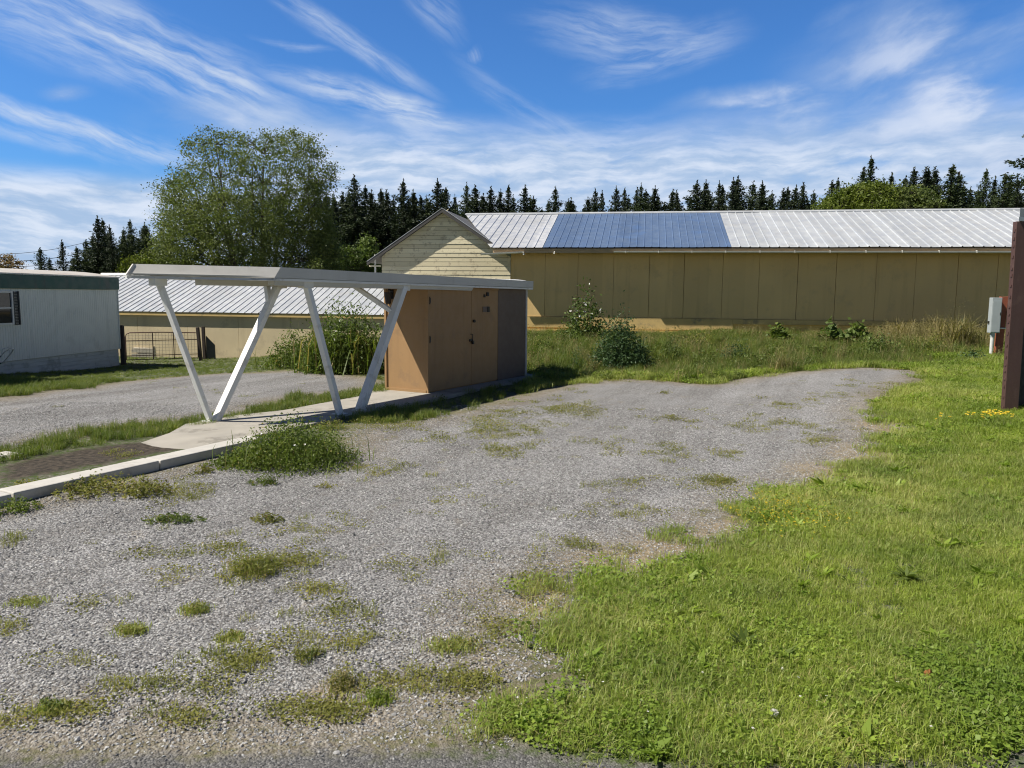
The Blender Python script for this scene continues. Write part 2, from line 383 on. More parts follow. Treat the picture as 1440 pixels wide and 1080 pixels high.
rc = MB().prism([(xg1, YR-.17, zrr-.045), (xw1+.3, YR-.17, zrr-.045), (xw1+.3, YR, zrr+.035), (xg1, YR, zrr+.035)],
                [(xg1, YR-.17, zrr-.012), (xw1+.3, YR-.17, zrr-.012), (xw1+.3, YR, zrr+.065), (xg1, YR, zrr+.065)])
rc.build('ridge_cap', M['galv2'], barn)
fa = MB(); fa.box(xg0+.1, xw1+.25, -OH-.02, -OH+.02, ze-.13, ze+.05); fa.box(xg0+.1, xw1+.25, -OH+.025, -.01, ze-.10, ze-.07)
fa.build('eave_fascia', M['rawwood'], barn)
def gutter(x0, x1, z0, z1, y=-OH-.035):
    g = MB(); r = .062; n = 7; v = []
    for x, z in ((x0, z0), (x1, z1)):
        for k in range(n): a = math.pi*k/(n-1); v.append((x, y-r-r*math.cos(a)*1.0, z-r*math.sin(a)*1.15))
        for k in range(n): a = math.pi*(n-1-k)/(n-1); v.append((x, y-r-(r-.006)*math.cos(a), z-(r-.006)*math.sin(a)*1.15+.001))
    m_ = 2*n
    g.add(v, [(k, (k+1) % m_, (k+1) % m_+m_, k+m_) for k in range(m_)]+[tuple(range(m_)), tuple(range(2*m_-1, m_-1, -1))])
    return g.build('gutter', M['gutter'], barn)
zg = ze-.06
gA = gutter(bl(863, 357, -OH)[0], xw1+.2, zg, zg-.03)
gB = gutter(bl(677, 357, -OH)[0], bl(736, 353, -OH)[0], zg-.10, zg-.015); gB['label'] = 'loose sagging gutter piece'
x = bl(880, 357, -OH)[0]
while x < xw1: MB().box(x-.012, x+.012, -OH-.167, -OH-.02, zg-.085, zg+.012).build('bracket', M['gutter'], gA); x += 1.35
MB().tube([(bl(736, 353, -OH)[0]+.02, -OH-.10, zg-.02), (bl(736, 353, -OH)[0]+.03, -OH-.10, zg-.16)], .035).build('gutter_outlet', M['gutter'], gB)
x = bl(780, 358, -OH)[0]; MB().tube([(x, -OH-.03, zg-.02), (x, -OH-.12, zg-.05), (x, -OH-.13, zg-.12)], .03).build('downpipe_stub', M['gutter'], barn)
# ================================================================ gabled barn end
gab = empty('gabled_barn', (OB.x, OB.y, 0), -YAW)
tag(gab, 'peeling cream gabled barn end with horizontal boards left of the long barn', 'barn')
GY = -.06
pk = bl(622, 293, GY-.31); lt = bl(516, 368, GY-.31); rt = bl(692, 341, GY-.31)
gl = bl(537, 380, GY)[0]; gr = bl(718, 372, GY)[0]
def roofz(x):
    return pk[1]+(lt[1]-pk[1])*(pk[0]-x)/(pk[0]-lt[0]) if x < pk[0] else pk[1]+(rt[1]-pk[1])*(x-pk[0])/(rt[0]-pk[0])
gb = MB(); z = .1; row = 0
zc = bl(705, 357, GY)[1]
while z < pk[1]-.1:
    z1 = z+.195
    def lim(zz):
        a = max(gl, pk[0]-(pk[1]-.12-zz)/(pk[1]-lt[1])*(pk[0]-lt[0]))
        c = gr if zz < zc else min(gr, pk[0]+(pk[1]-.12-zz)/(pk[1]-rt[1])*(rt[0]-pk[0]))
        return a, max(a+.01, c)
    a0, c0 = lim(z); a1, c1 = lim(z1)
    cuts = sorted([0, 1]+[random.uniform(.1, .9) for _ in range(random.choice((0, 1, 1, 2)))])
    for k in range(len(cuts)-1):
        p, q = cuts[k], cuts[k+1]; o = GY+random.uniform(-.008, .006); dz = .012
        X = lambda a, c, t: a+(c-a)*t
        gb.prism([(X(a0, c0, p)+.003, o-.012, z+dz), (X(a0, c0, q)-.003, o-.012, z+dz), (X(a0, c0, q)-.003, o+.05, z+dz), (X(a0, c0, p)+.003, o+.05, z+dz)],
                 [(X(a1, c1, p)+.003, o, z1), (X(a1, c1, q)-.003, o, z1), (X(a1, c1, q)-.003, o+.05, z1), (X(a1, c1, p)+.003, o+.05, z1)])
    z = z1; row += 1
gb.build('gable_wall', M['gable'], gab)
rw_ = MB()
for x in (gl, gr-.15): rw_.box(x, x+.15, GY+.07, GY+12, .1, roofz(x+.07)-.35)
rw_.build('side_wall', M['gable'], gab)
rf = MB()
for (a, c) in ((lt, pk), (pk, rt)):
    y0, y1 = GY-.31, GY+12
    rf.prism([(a[0], y0, a[1]-.04), (c[0], y0, c[1]-.04), (c[0], y1, c[1]-.04), (a[0], y1, a[1]-.04)], [(a[0], y0, a[1]), (c[0], y0, c[1]), (c[0], y1, c[1]), (a[0], y1, a[1])])
rf.build('roof', M['shingle'], gab)
for (a, c) in ((lt, pk), (pk, rt)):
    rk = MB().prism([(a[0], GY-.335, a[1]-.17), (c[0], GY-.335, c[1]-.17), (c[0], GY-.30, c[1]-.17), (a[0], GY-.30, a[1]-.17)],
             [(a[0], GY-.335, a[1]-.03), (c[0], GY-.335, c[1]-.03), (c[0], GY-.30, c[1]-.03), (a[0], GY-.30, a[1]-.03)])
    rk.build('rake_board', M['roofedge'], gab)
re = MB()
for (a, c) in ((lt, pk), (pk, rt)): re.beam((a[0], GY-.325, a[1]+.012), (c[0], GY-.325, c[1]+.012), .05, .016)
re.build('roof_edging', M['galv'], gab)
u0 = bl(528, 380, GY-.12)[0]; MB().tube([(u0, GY-.14, 1.0), (u0, GY-.14, bl(528, 358, GY-.14)[1])], .04).build('standpipe', M['gutter'], gab)
MB().box(lt[0]+.05, gl, GY-.18, GY-.12, lt[1]-.22, lt[1]-.15).build('eave_return', M['gable'], gab)
# ================================================================ low barn at the left
Y2 = math.radians(11); E2 = (math.cos(Y2), -math.sin(Y2)); N2 = (math.sin(Y2), math.cos(Y2))
OL = G(175, 501)
def ll(u, v, yo=0.0): return onp(u, v, (OL.x+N2[0]*yo, OL.y+N2[1]*yo), E2)
low = empty('low_barn', (OL.x, OL.y, 0), -Y2)
tag(low, 'low cream barn with white ribbed metal roof seen under the canopy roof', 'barn')
lx0 = ll(60, 470)[0]; lx1 = ll(585, 470)[0]; lh = .17
le0 = ll(167, 437, -lh)[1]; le1 = ll(520, 443, -lh)[1]; le = (le0+le1)/2
lr = ll(165, 386, 4.2)[1]
print('low', lx0, lx1, le0, le1, lr, 'slope', (lr-le)/4.3, 'base', OL)
lw = MB(); x = lx0
while x < lx1: e = min(x+2.4, lx1); lw.box(x+.006, e-.006, random.uniform(-.004, .004), .2, -1.2, le-.03+lh*.4); x += 2.4
lw.build('wall', M['lowwall'], low)
rib_sheet('roof', M['galv2'], low, lx0-.2, lx1+.2, -lh-.03, le, 4.2, lr, .32, .045, .028, wave=.008)
rib_sheet('rear_roof', M['galv2'], low, lx0-.2, lx1+.2, 8.4+lh, le, 4.2, lr, .30, .06, .045)
MB().prism([(lx0-.2, 4.05, lr-.03), (lx1+.2, 4.05, lr-.03), (lx1+.2, 4.35, lr-.03), (lx0-.2, 4.35, lr-.03)], [(lx0-.2, 4.12, lr+.07), (lx1+.2, 4.12, lr+.07), (lx1+.2, 4.28, lr+.07), (lx0-.2, 4.28, lr+.07)]).build('ridge_cap', M['gutter'], low)
MB().box(lx0-.15, lx1+.15, -lh, -lh+.03, le-.16, le-.035).build('eave_board', M['skirt'], low)
MB().box(lx0, lx1, 8.2, 8.4, -1.2, le).build('rear_wall', M['lowwall'], low)
# ================================================================ mobile home
HR = G(169.5, 513.5); HL = G(0, 525.8)
d = Vector((HL.x-HR.x, HL.y-HR.y)).normalized()
print('home', HR, HL, 'dir', d)
ang = math.atan2(d.y, d.x)
home = empty('mobile_home', (HR.x, HR.y, 0), ang)
tag(home, 'pale grey green mobile home with dark green roof band and vertical siding', 'mobile home')
def hl(u, v): return onp(u, v, (HR.x, HR.y), d)
hz = lambda v: hl(160, v)[1]
z_sk, z_w1, z_g, z_b = hz(491.5), hz(407.5), hz(391), HR.z-.15
LH = 11.0; DH = 4.2
hw = MB(); v = []; x = 0.0; xs = []
while x < LH:
    xs += [(x, 0), (x+.085, 0), (x+.092, -.008), (x+.098, -.008)]; x += .105
for x, y in xs: v += [(x, y, z_sk), (x, y, z_w1)]
hw.add(v, [(2*i, 2*i+2, 2*i+3, 2*i+1) for i in range(len(xs)-1)])
hw.box(0, LH, -DH, -.03, z_sk, z_w1)
hw.build('wall', M['home'], home)
MB().box(-.035, -.002, -.05, .03, z_sk, z_w1).build('corner_trim', M['home'], home)
gbm = MB().box(-.06, LH, -DH-.05, .07, z_w1+.002, z_g); gbm.build('roof_band', M['homegreen'], home, bevel=.012)
MB().box(-.08, LH, -DH-.07, .09, z_g+.002, z_g+.045).build('roof_edge', M['gutter'], home)
r_ = MB(); K = 10; v = []
for x in (-.07, LH):
    for k in range(K+1): t = k/K; v.append((x, .08-(DH+.15)*t, z_g+.046+.20*math.sin(math.pi*t)))
r_.add(v, [(k, k+1, k+K+2, k+K+1) for k in range(K)]+[tuple(range(K+1)), tuple(range(2*K+1, K, -1))]); r_.build('roof', M['homeroof'], home)
sk = MB(); n = 6; hh = (z_sk-.012-z_b)/n
for k in range(n): sk.box(.01, LH, -.10+.012*(k % 2), -.03-.004*k, z_b+k*hh+.006, z_b+(k+1)*hh)
sk.box(.03, LH-.02, -DH, -.12, z_b, z_sk-.02)
sk.build('skirting', M['homeskirt'], home)
xa, xb_ = hl(17, 430)[0], hl(-40, 430)[0]; zt, zl = hl(8, 409)[1], hl(8, 457)[1]
win = MB()
for q in ((xa, xa+.06, zl, zt), (xb_-.06, xb_, zl, zt), (xa+.06, xb_-.06, zl, zl+.06), (xa+.06, xb_-.06, zt-.06, zt)): win.box(q[0], q[1], .002, .05, q[2], q[3])
win.box(xa+.06, xb_-.06, .005, .035, (zl+zt)/2-.02, (zl+zt)/2+.02)
win = win.build('window', M['frame'], home); MB().box(xa+.06, xb_-.06, .004, .016, zl+.06, zt-.06).build('pane', M['glass'], win)
shu = MB(); xs0 = hl(26.5, 430)[0]; zt2, zl2 = hl(22, 409.5)[1], hl(22, 457)[1]; n = 22
for q in ((xs0, xs0+.05), (xa-.06, xa-.01)): shu.box(q[0], q[1], .002, .04, zl2, zt2)
for k in range(n): z = zl2+(zt2-zl2)*k/n; shu.box(xs0+.05, xa-.06, .004, .028, z, z+(zt2-zl2)/n-.012)
shu.build('shutter', M['shutter'], home)
# unseen shed added left of the view to cast the shadow on the grass strip
q = P(-8, 470, 2.3); qx, qy = -13.3, 17.8
sh2 = empty('unseen_shadow_shed', (qx, qy, float(hgt(qx, qy))))
tag(sh2, 'unseen grey shed added beside the mobile home to cast a shadow on the grass', 'shed')
MB().box(-3.2, -.15, -1.2, 1.2, -.1, 2.75).build('wall', M['home'], sh2)
MB().prism([(-3.4, -1.4, 2.752), (0, -1.4, 2.752), (0, 1.4, 2.752), (-3.4, 1.4, 2.752)], [(-3.4, -1.4, 2.86), (0, -1.4, 2.86), (0, 1.4, 3.0), (-3.4, 1.4, 3.0)]).build('roof', M['homeroof'], sh2)
# ================================================================ canopy, slab, kerb, storage shed
A = P(602, 553, .05); B_ = P(740, 528, .05); dL = Vector((B_.x-A.x, B_.y-A.y)).normalized(); LL = (dL.x, dL.y); TT = (-dL.y, dL.x)
rzL = math.atan2(LL[1], LL[0])
def lw_(p): q = (p[0]-A.x, p[1]-A.y); return q[0]*LL[0]+q[1]*LL[1], q[0]*TT[0]+q[1]*TT[1]
def solve(u, w, z):
    lo, hi = -9., 16.
    for _ in range(50):
        m = (lo+hi)/2; p = (A.x+m*LL[0]+w*TT[0], A.y+m*LL[1]+w*TT[1], z)
        if proj(p)[0] < u: lo = m
        else: hi = m
    return lo
# local frame: x along the canopy, y to its left, z up, origin at the near corner of the shed
can = empty('canopy', (A.x, A.y, 0), rzL)
tag(can, 'flat white canopy roof on slanted white V legs in front of tan shed', 'canopy')
W0, W1 = -.15, 1.3
lnr, lfr, lfl = solve(386, W0, 2.45), solve(750, W0, 2.4), solve(175, W1, 2.45)
lbl = lfr+.25
def zc_(l): return 2.36-.0056*(l-lnr)
print('canopy', lnr, lfr, lfl)
corners = [(lnr, W0), (lfr, W0), (lbl, W1), (lfl, W1)]
def edge(b, i, z0, z1, inset, th, lean=0, cut=0):
    cx = sum(c[0] for c in corners)/4; cy = sum(c[1] for c in corners)/4
    p, q = Vector(corners[i]), Vector(corners[(i+1) % 4]); t = (q-p).normalized(); nrm = Vector((t.y, -t.x))
    if nrm.dot(Vector((cx, cy))-p) > 0: nrm = -nrm
    o0 = p-nrm*inset; o1 = q-nrm*inset; i0 = o0-nrm*th; i1 = o1-nrm*th
    b.prism([(o.x, o.y, zc_(o.x)+z0) for o in (o0, o1, i1, i0)], [(o.x+lean*1.49+s, o.y, zc_(o.x)+z1) for o, s in zip((o0, o1, i1, i0), ((cut if i == 0 else 0), (cut if i == 2 else 0), (cut if i == 2 else 0), (cut if i == 0 else 0)))])
for i in range(4):
    b = MB(); edge(b, i, .044, .215, .0, .03, .09 if i == 3 else 0, .09*1.49); f_ = b.build('fascia', M['fascia'], can)
    b = MB(); edge(b, i, -.004, .036, -.004 if i == 3 else .006, .05, .035 if i == 3 else 0); b.build('drip_strip', M['white'], f_)
K = 12; rs = MB(); v = []
for i in range(31):
    t = i/30
    for k in range(K+1):
        w = k/K; l0 = lnr+(lfl-lnr)*w; l1 = lfr+(lbl-lfr)*w; l = l0+(l1-l0)*t
        v.append((l+.26*max(0, 1-t*12), W0+.035+(W1-W0-.07)*w, zc_(l)+.17+(.02+.075*max(0, t-.35)/.65)*math.sin(math.pi*w)**.6))
rs.add(v, [(i*(K+1)+k, (i+1)*(K+1)+k, (i+1)*(K+1)+k+1, i*(K+1)+k+1) for i in range(30) for k in range(K)])
rs.build('roof_sheet', M['white'], can, smooth=True)
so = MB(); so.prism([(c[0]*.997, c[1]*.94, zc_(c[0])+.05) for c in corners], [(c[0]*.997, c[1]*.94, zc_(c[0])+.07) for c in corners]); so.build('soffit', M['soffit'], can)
wr, wl = W0+.12, .88
lb0, lb1 = lnr+.05, solve(660, wr, 2.35)
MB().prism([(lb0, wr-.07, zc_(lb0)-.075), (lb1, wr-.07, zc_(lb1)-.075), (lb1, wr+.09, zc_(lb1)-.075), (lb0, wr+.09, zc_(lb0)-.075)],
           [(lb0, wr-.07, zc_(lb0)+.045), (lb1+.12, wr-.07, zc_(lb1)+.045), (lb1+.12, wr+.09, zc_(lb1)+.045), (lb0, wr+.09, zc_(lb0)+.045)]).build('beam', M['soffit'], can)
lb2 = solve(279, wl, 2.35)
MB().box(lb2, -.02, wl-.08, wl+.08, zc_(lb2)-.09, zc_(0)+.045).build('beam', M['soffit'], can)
def gl_(u, v, z=.05): return lw_(P(u, v, z))
legs = (((222, 391), 1.1, (296, 592), .075, .10), ((393, 402), wl, (303, 592), .10, .13), ((430, 403), wr, (478, 582), .09, .11), ((568, 404), wr, (506, 577), .13, .15))
tops = []
for (tu, tv), w, (bu, bv), th, tw in legs:
    l = solve(tu, w, 2.34); b0 = gl_(bu, bv); top = Vector((l, w, zc_(l)+.0)); bot = Vector((b0[0], b0[1], .045))
    tops.append((bot, top)); MB().beam(bot, top, th, tw, up=(0, 1, 0)).build('leg', M['white'], can, bevel=.006)
    print('leg', bot, top)
for (bot, top), f, w2, dl in ((tops[1], .83, wl+.2, .14), (tops[3], .76, wr+.95, -.12)):
    p = bot.lerp(top, f); q = Vector((p.x+dl, w2, zc_(p.x)+.04))
    MB().beam(p, q, .085, .085, up=(1, 0, 0)).build('brace', M['white'], can, bevel=.005)
for bot, top in tops:
    MB().box(top.x-.11, top.x+.11, top.y-.075, top.y+.075, top.z-.11, top.z+.02).build('gusset_plate', M['gutter'], can, bevel=.004)
for (bot, _), hw_ in zip(tops, (.11, 0, .10, .10)):
    if hw_: MB().box(bot.x-hw_, bot.x+hw_, bot.y-.10, bot.y+.10, .05, .062).build('base_plate', M['white'], can)
# slab
def lwz(l, w, z): p = (A.x+l*LL[0]+w*TT[0], A.y+l*LL[1]+w*TT[1], z); return p
slab = MB(); sp_ = [(-5.95, -.80), (-3.0, -.62), (4.9, -.42), (4.9, 1.35), (-.6, 1.3), (-.9, .92), (-3.4, .78), (-4.2, 1.02), (-5.3, .98), (-5.95, .5)]
for k, (i0, i1) in enumerate(((-5.95, -4.0), (-4.0, -2.0), (-2.0, 4.9))): pass
slab.prism([lwz(l, w, -.15) for l, w in sp_], [lwz(l, w, .05) for l, w in sp_])
ap = [(-5.95, -.80), (-5.95, .5), (-7.3, .25), (-7.3, -.80)]; ap_z = (.05, .05, -.07, -.07)
slab.prism([lwz(l, w, -.2) for l, w in ap], [lwz(l, w, z) for (l, w), z in zip(ap, ap_z)])
struct(slab.build('concrete_slab', M['concrete']))
l = -5.75; k_ = 0
kn, kf = lw_(P(0, 697, .13)), lw_(P(330, 624, .13))
kd = (kf[1]-kn[1])/(kf[0]-kn[0])
kerb = MB()
while l > -13.5:
    n = 1.75; w = kf[1]+(l-kf[0])*kd; w2 = kf[1]+(l-n+.015-kf[0])*kd; dz = random.uniform(-.008, .008)
    ps = [(l, w), (l, w+.30), (l-n+.015, w2+.30), (l-n+.015, w2)]
    kerb.prism([lwz(a, c, -.15) for a, c in ps], [lwz(a, c, .125+dz) for a, c in ps]); l -= n
struct(kerb.build('kerb', M['curb'], bevel=.015))
# storage shed: x along its long side, y across, z up
shd = empty('storage_shed', (A.x, A.y, .05), rzL)
tag(shd, 'narrow tan storage shed with double doors standing under the white canopy', 'shed')
SL = onp(740, 500, A, LL)[0]; SW = lw_(P(541, 548, .05))[1]; SH = 2.30
sd = [onp(u, 500, A, LL)[0] for u in (604, 663, 700)]
w = MB(); w.box(.0, SL, .05, SW, 0, SH); w.box(sd[2]+.03, SL, .0, .05, 0, SH)
w_o = MB().box(.02, sd[2]+.02, .05, SW, .0, SH).build('wall', M['tan'], shd)
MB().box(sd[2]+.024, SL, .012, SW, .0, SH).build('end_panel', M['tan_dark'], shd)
MB().box(SL-.05, SL+.012, -.014, .04, 0, SH).build('corner_trim', M['fascia'], shd)
MB().box(.0, .07, -.004, .045, .0, SH).build('corner_trim', M['tan'], shd)
MB().box(-.012, .018, .05, SW, .0, .06).build('base_trim', M['tan'], shd)
MB().box(-.012, .018, SW-.045, SW+.004, .062, SH).build('corner_trim', M['tan'], shd)
dm = [(.075, sd[1]-.006), (sd[1]+.006, sd[2])]
for i, (a, c) in enumerate(dm):
    dr = MB().box(a, c, .006, .046, .03, SH-.08).build('door', M['tan'], shd, bevel=.004)
    for z in ((1.15, 1.98) if i == 0 else ()): MB().box(a-.01, a+.03, -.006, .004, z-.05, z+.05).tube([(a-.01, -.008, z-.08), (a-.01, -.008, z+.08)], .013).build('hinge', M['metal_dark'], dr)
    if i == 0:
        h = MB(); x = c-.06
        h.box(x-.03, x+.12, -.012, .004, 1.03, 1.09); h.tube([(x, -.02, 1.04), (x, -.075, 1.04), (x, -.075, 1.2), (x, -.02, 1.2)], .011); h.box(x+.05, x+.11, -.05, -.013, .97, 1.05)
        h.build('hasp', M['metal_dark'], dr)
    else:
        x = a+.08; MB().tube([(x, .004, 1.5), (x, -.04, 1.5)], .035, 10).build('lock', M['metal_dark'], dr)
        x = a+(c-a)*.42; p_ = MB().box(x-.02, x+.26, -.008, .004, 1.70, 1.83).build('blank_plate', M['tan_dark'], dr)
        MB().box(x+.18, x+.27, -.02, -.009, 1.70, 1.83).build('plate_clip', M['metal_dark'], p_)
        MB().box(x+.02, x+.08, -.02, .004, 2.05, 2.12).build('bracket', M['metal_dark'], dr); MB().box(x+.14, x+.22, -.03, .004, 2.08, 2.17).build('bracket', M['metal_dark'], dr)
fr = MB(); fr.box(sd[1]-.006, sd[1]+.006, .02, .046, .03, SH-.08); fr.box(.07, sd[2]+.02, -.002, .045, SH-.078, SH); fr.build('door_frame', M['tan'], shd)
lx = onp(551, 415, A, TT); lx, lz = lx[0], lx[1]-.05
lm = MB(); lm.box(-.02, .0, lx-.05, lx+.05, lz-.08, lz+.12); lm.tube([(0, lx, lz+.1), (-.12, lx, lz+.13), (-.13, lx, lz+.05)], .018)
lm.tube([(-.13, lx, lz+.06), (-.13, lx, lz-.02), (-.13, lx, lz-.17), (-.13, lx, lz-.19)], .085, 10, .05)
lm.build('wall_lamp', M['metal_dark'], shd)
# ================================================================ gate, posts, boards
def post(u, v0, v1, w, tilt, label, mat, name='fence_post', group=None):
    p = G(u, v0); H = onp(u, v1, p, (1, 0))[1]-p.z
    o = MB().prism([(-w/2, -w/2, -.2), (w/2, -w/2, -.2), (w/2, w/2, -.2), (-w/2, w/2, -.2)], [(-w/2+tilt, -w/2, H-.02), (w/2+tilt, -w/2, H), (w/2+tilt, w/2, H-.03), (-w/2+tilt, w/2, H-.01)]).build(name, mat, bevel=.012)
    o.location = p; return tag(o, label, 'fence post', group)
post(174, 513, 457, .15, -.02, 'dark fence post against the corner of the mobile home', M['postwood'])
post(283, 507, 460, .12, -.10, 'thin dark post leaning left at the open end of the gate', M['postwood'])
post(288, 505, 459, .12, -.02, 'dark post just right of the leaning gate post', M['postwood'])
p0 = G(293, 505)
o = MB().prism([(-.08, 0, -.1), (.30, 0, -.1), (.30, .05, -.1), (-.08, .05, -.1)], [(-.08, .02, .98), (.28, .02, .60), (.28, .06, .60), (-.08, .06, .98)]).build('leaning_board', M['greyboard']); o.location = p0
tag(o, 'grey slanted board propped beside the gate posts', 'board')
p1, p2 = G(178, 509), G(279, 507)
gv = Vector((p2.x-p1.x, p2.y-p1.y)); GL = gv.length; ga = math.atan2(gv.y, gv.x)
gate = empty('farm_gate', p1, ga); tag(gate, 'rusty tubular farm gate with wire mesh between dark posts', 'gate')
top = onp(230, 467.5, p1, gv.normalized())[1]-p1.z; bt = .08
t = MB(); r = .022
t.tube([(.0, 0, bt), (.0, 0, top-.16), (.04, 0, top-.05), (.16, 0, top), (GL*.5, 0, top+.01), (GL-.1, 0, top-.02), (GL, 0, top-.04), (GL, 0, bt+.05)], r)
for x in (GL*.37, GL*.66): t.tube([(x, 0, bt), (x, 0, top)], r*.85)
for z in (bt, bt+.16, top*.72): t.tube([(0, 0, z), (GL, 0, z+.03)], r*.75)
t.build('gate_frame', M['gatetube'], gate)
wm = MB()
for k in range(1, 22): wm.tube([(GL*k/22, .02, bt), (GL*k/22, .02, top-.03)], .005, 4)
for k in range(1, 9): wm.tube([(.02, .025, bt+(top-bt)*k/9), (GL-.02, .025, bt+(top-bt)*k/9)], .005, 4)
wm.build('wire_mesh', M['wire'], gate)
pc = G(205, 503); cr = MB()
cz = float(hgt(pc.x, pc.y))
for z in (.02, .22): cr.box(-.6, .35, -.02, .05, z, z+.14)
cr.prism([(-.6, .0, .38), (.4, .0, .38), (.4, .7, .38), (-.6, .7, .38)], [(-.55, .0, .41), (.33, .0, .41), (.33, .7, .5), (-.55, .7, .5)])
cr.prism([(.35, -.02, .0), (.62, .1, .0), (.62, .6, .0), (.35, .6, .0)], [(.35, -.02, .5), (.40, .0, .5), (.40, .6, .5), (.35, .6, .5)])
o = cr.build('pallet_crate', M['crate']); o.location = pc; tag(o, 'pale slatted crate behind the rusty gate', 'crate')
# hand cart by the home
pc = G(-18, 528); cart = empty('hand_cart', pc, math.radians(-20)); tag(cart, 'shiny metal hand cart handle tilted up beside the mobile home', 'hand cart')
D_ = pc.y; pxm = D_/F
tp = Vector((33*pxm+18*pxm, 0, (528-489)*pxm)); f_ = MB()
for s in (-.13, .13): f_.tube([(-.3, s, .05), (.55, s, .42), (tp.x-.12, s*.9, tp.z-.08), (tp.x, s*.5, tp.z)], .018)
f_.tube([(tp.x, -.065, tp.z), (tp.x+.02, 0, tp.z+.02), (tp.x, .065, tp.z)], .018)
f_.tube([(tp.x-.25, -.12, tp.z-.14), (tp.x-.2, -.1, tp.z-.0), (tp.x-.1, 0, tp.z+.06), (tp.x-.2, .1, tp.z), (tp.x-.25, .12, tp.z-.14)], .012)
f_.build('handle', M['chrome'], cart)
MB().box(-.75, -.25, -.25, .25, .06, .16).build('deck', M['metal_dark'], cart, bevel=.02)
for s in (-.3, .3):
    MB().tube([(-.5, s-.03, .11), (-.5, s+.03, .11)], .11, 16).build('wheel', M['shutter'], cart)
# ================================================================ meter post at the right
pm = G(1404, 505.5); mp = empty('meter_post', pm, math.radians(-6)); tag(mp, 'red brown post with grey electric meter cabinet and white conduit', 'utility post')
k = pm.y/F
ml = lambda u, v: ((u-1404)*k, (505.5-v)*k)
x0, z0 = ml(1399.5, 505); x1, z1 = ml(1410.5, 417); x0 += .03; x1 += .03
MB().prism([(x0, .05, -.1), (x1-.06, .05, -.1), (x1-.06, .22, -.1), (x0, .22, -.1)], [(x0+.05, .05, z1-.02), (x1, .05, z1), (x1, .22, z1-.04), (x0+.05, .22, z1)]).build('timber_post', M['redwood'], mp, bevel=.01)
a, b1 = ml(1391, 468); c, d1 = ml(1404, 419); a -= .10; c -= .10; cab = MB()
cab.box(a, c, -.16, .045, b1, d1); cab = cab.build('meter_cabinet', M['meter'], mp, bevel=.012)
mb = MB().box(a+.02, c-.02, -.172, -.162, b1+.03, d1-.10); mb.build('cabinet_door', M['meter'], cab, bevel=.004)
MB().box(c-.05, c-.03, -.19, -.173, (b1+d1)/2, (b1+d1)/2+.09).build('latch', M['metal_dark'], cab)
MB().box(a-.03, a, -.08, -.03, b1+.28, b1+.36).build('knockout_hub', M['metal_dark'], cab)
MB().tube([((a+c)/2-.02, -.06, -.05), ((a+c)/2-.02, -.06, b1-.12)], .05, 10).build('conduit', M['pvc'], mp)
MB().tube([((a+c)/2-.02, -.06, b1-.12), ((a+c)/2-.02, -.06, b1)], .065, 10).build('conduit_collar', M['meter'], mp)
a2, b2 = ml(1412.5, 463); c2, d2 = ml(1420, 437)
jb = MB().box(a2, c2, -.02, .12, b2, d2).build('junction_box', M['pvc'], mp, bevel=.008)
MB().tube([(c-.01, .0, b2+.03), (a2+.01, .0, b2+.03)], .022).build('cross_pipe', M['pvc'], mp)
o = MB().prism([(-.45, -.3, -.06), (.5, -.35, -.06), (.55, .4, -.06), (-.35, .35, -.06)], [(-.4, -.25, .03), (.45, -.3, .035), (.5, .35, .03), (-.3, .3, .02)]).build('footing_pad', M['concrete'], mp)
# ================================================================ brown structure at the right edge
pb = G(1412, 580.5); bz = pb.z
xl0 = onp(1412, 578, pb, (1, 0))[0]; ztop = onp(1432, 311, pb, (1, 0))[1]; zcap = onp(1436, 293, pb, (1, 0))[1]
wp = (1432-1412)*pb.y/F
bs = empty('brown_carport', (pb.x, pb.y, 0)); tag(bs, 'dark brown clad carport corner with white roof edge at right edge', 'carport')
lp = -.05
pst = MB().prism([(0, 0, bz-.1), (wp, 0, bz-.1), (wp, .10, bz-.1), (0, .10, bz-.1)], [(lp, 0, ztop-.002), (lp+wp, 0, ztop-.002), (lp+wp, .10, ztop-.002), (lp, .10, ztop-.002)]).build('corner_post', M['brown'], bs, bevel=.006)
z = bz+.05
while z < ztop-.05: xo = lp*(z-bz)/(ztop-bz); MB().box(xo-.012, xo+.004, .02, .06, z, z+random.uniform(.02, .05)).build('batten_end', M['brown'], pst); z += random.uniform(.10, .2)
MB().box(-.02, wp+.01, -.02, -.002, bz-.05, bz+.07).build('post_foot', M['brown'], pst)
e = Vector((.86, .51)); a = Vector((wp-.01, .102)); wv = MB(); n_ = Vector((-.51, .86))
q0, q1 = a, a+e*5; wv.prism([(p.x, p.y, bz-.1) for p in (q0, q1, q1+n_*.12, q0+n_*.12)], [(p.x, p.y, ztop-.002) for p in (q0, q1, q1+n_*.12, q0+n_*.12)])
wv.build('wall_panel', M['shadewall'], bs)
gq = Vector((.60, .80)); s0 = Vector((-.045, -.05))
def slab4(o, z0, z1): q = [o, o+e*5, o+e*5+gq*2, o+gq*2]; return MB().prism([(p.x, p.y, z0) for p in q], [(p.x, p.y, z1) for p in q])
slab4(s0, ztop+.065, zcap).build('roof', M['fascia'], bs)
slab4(s0+Vector((-.02, -.02)), ztop, ztop+.063).build('drip_edge', M['white'], bs)
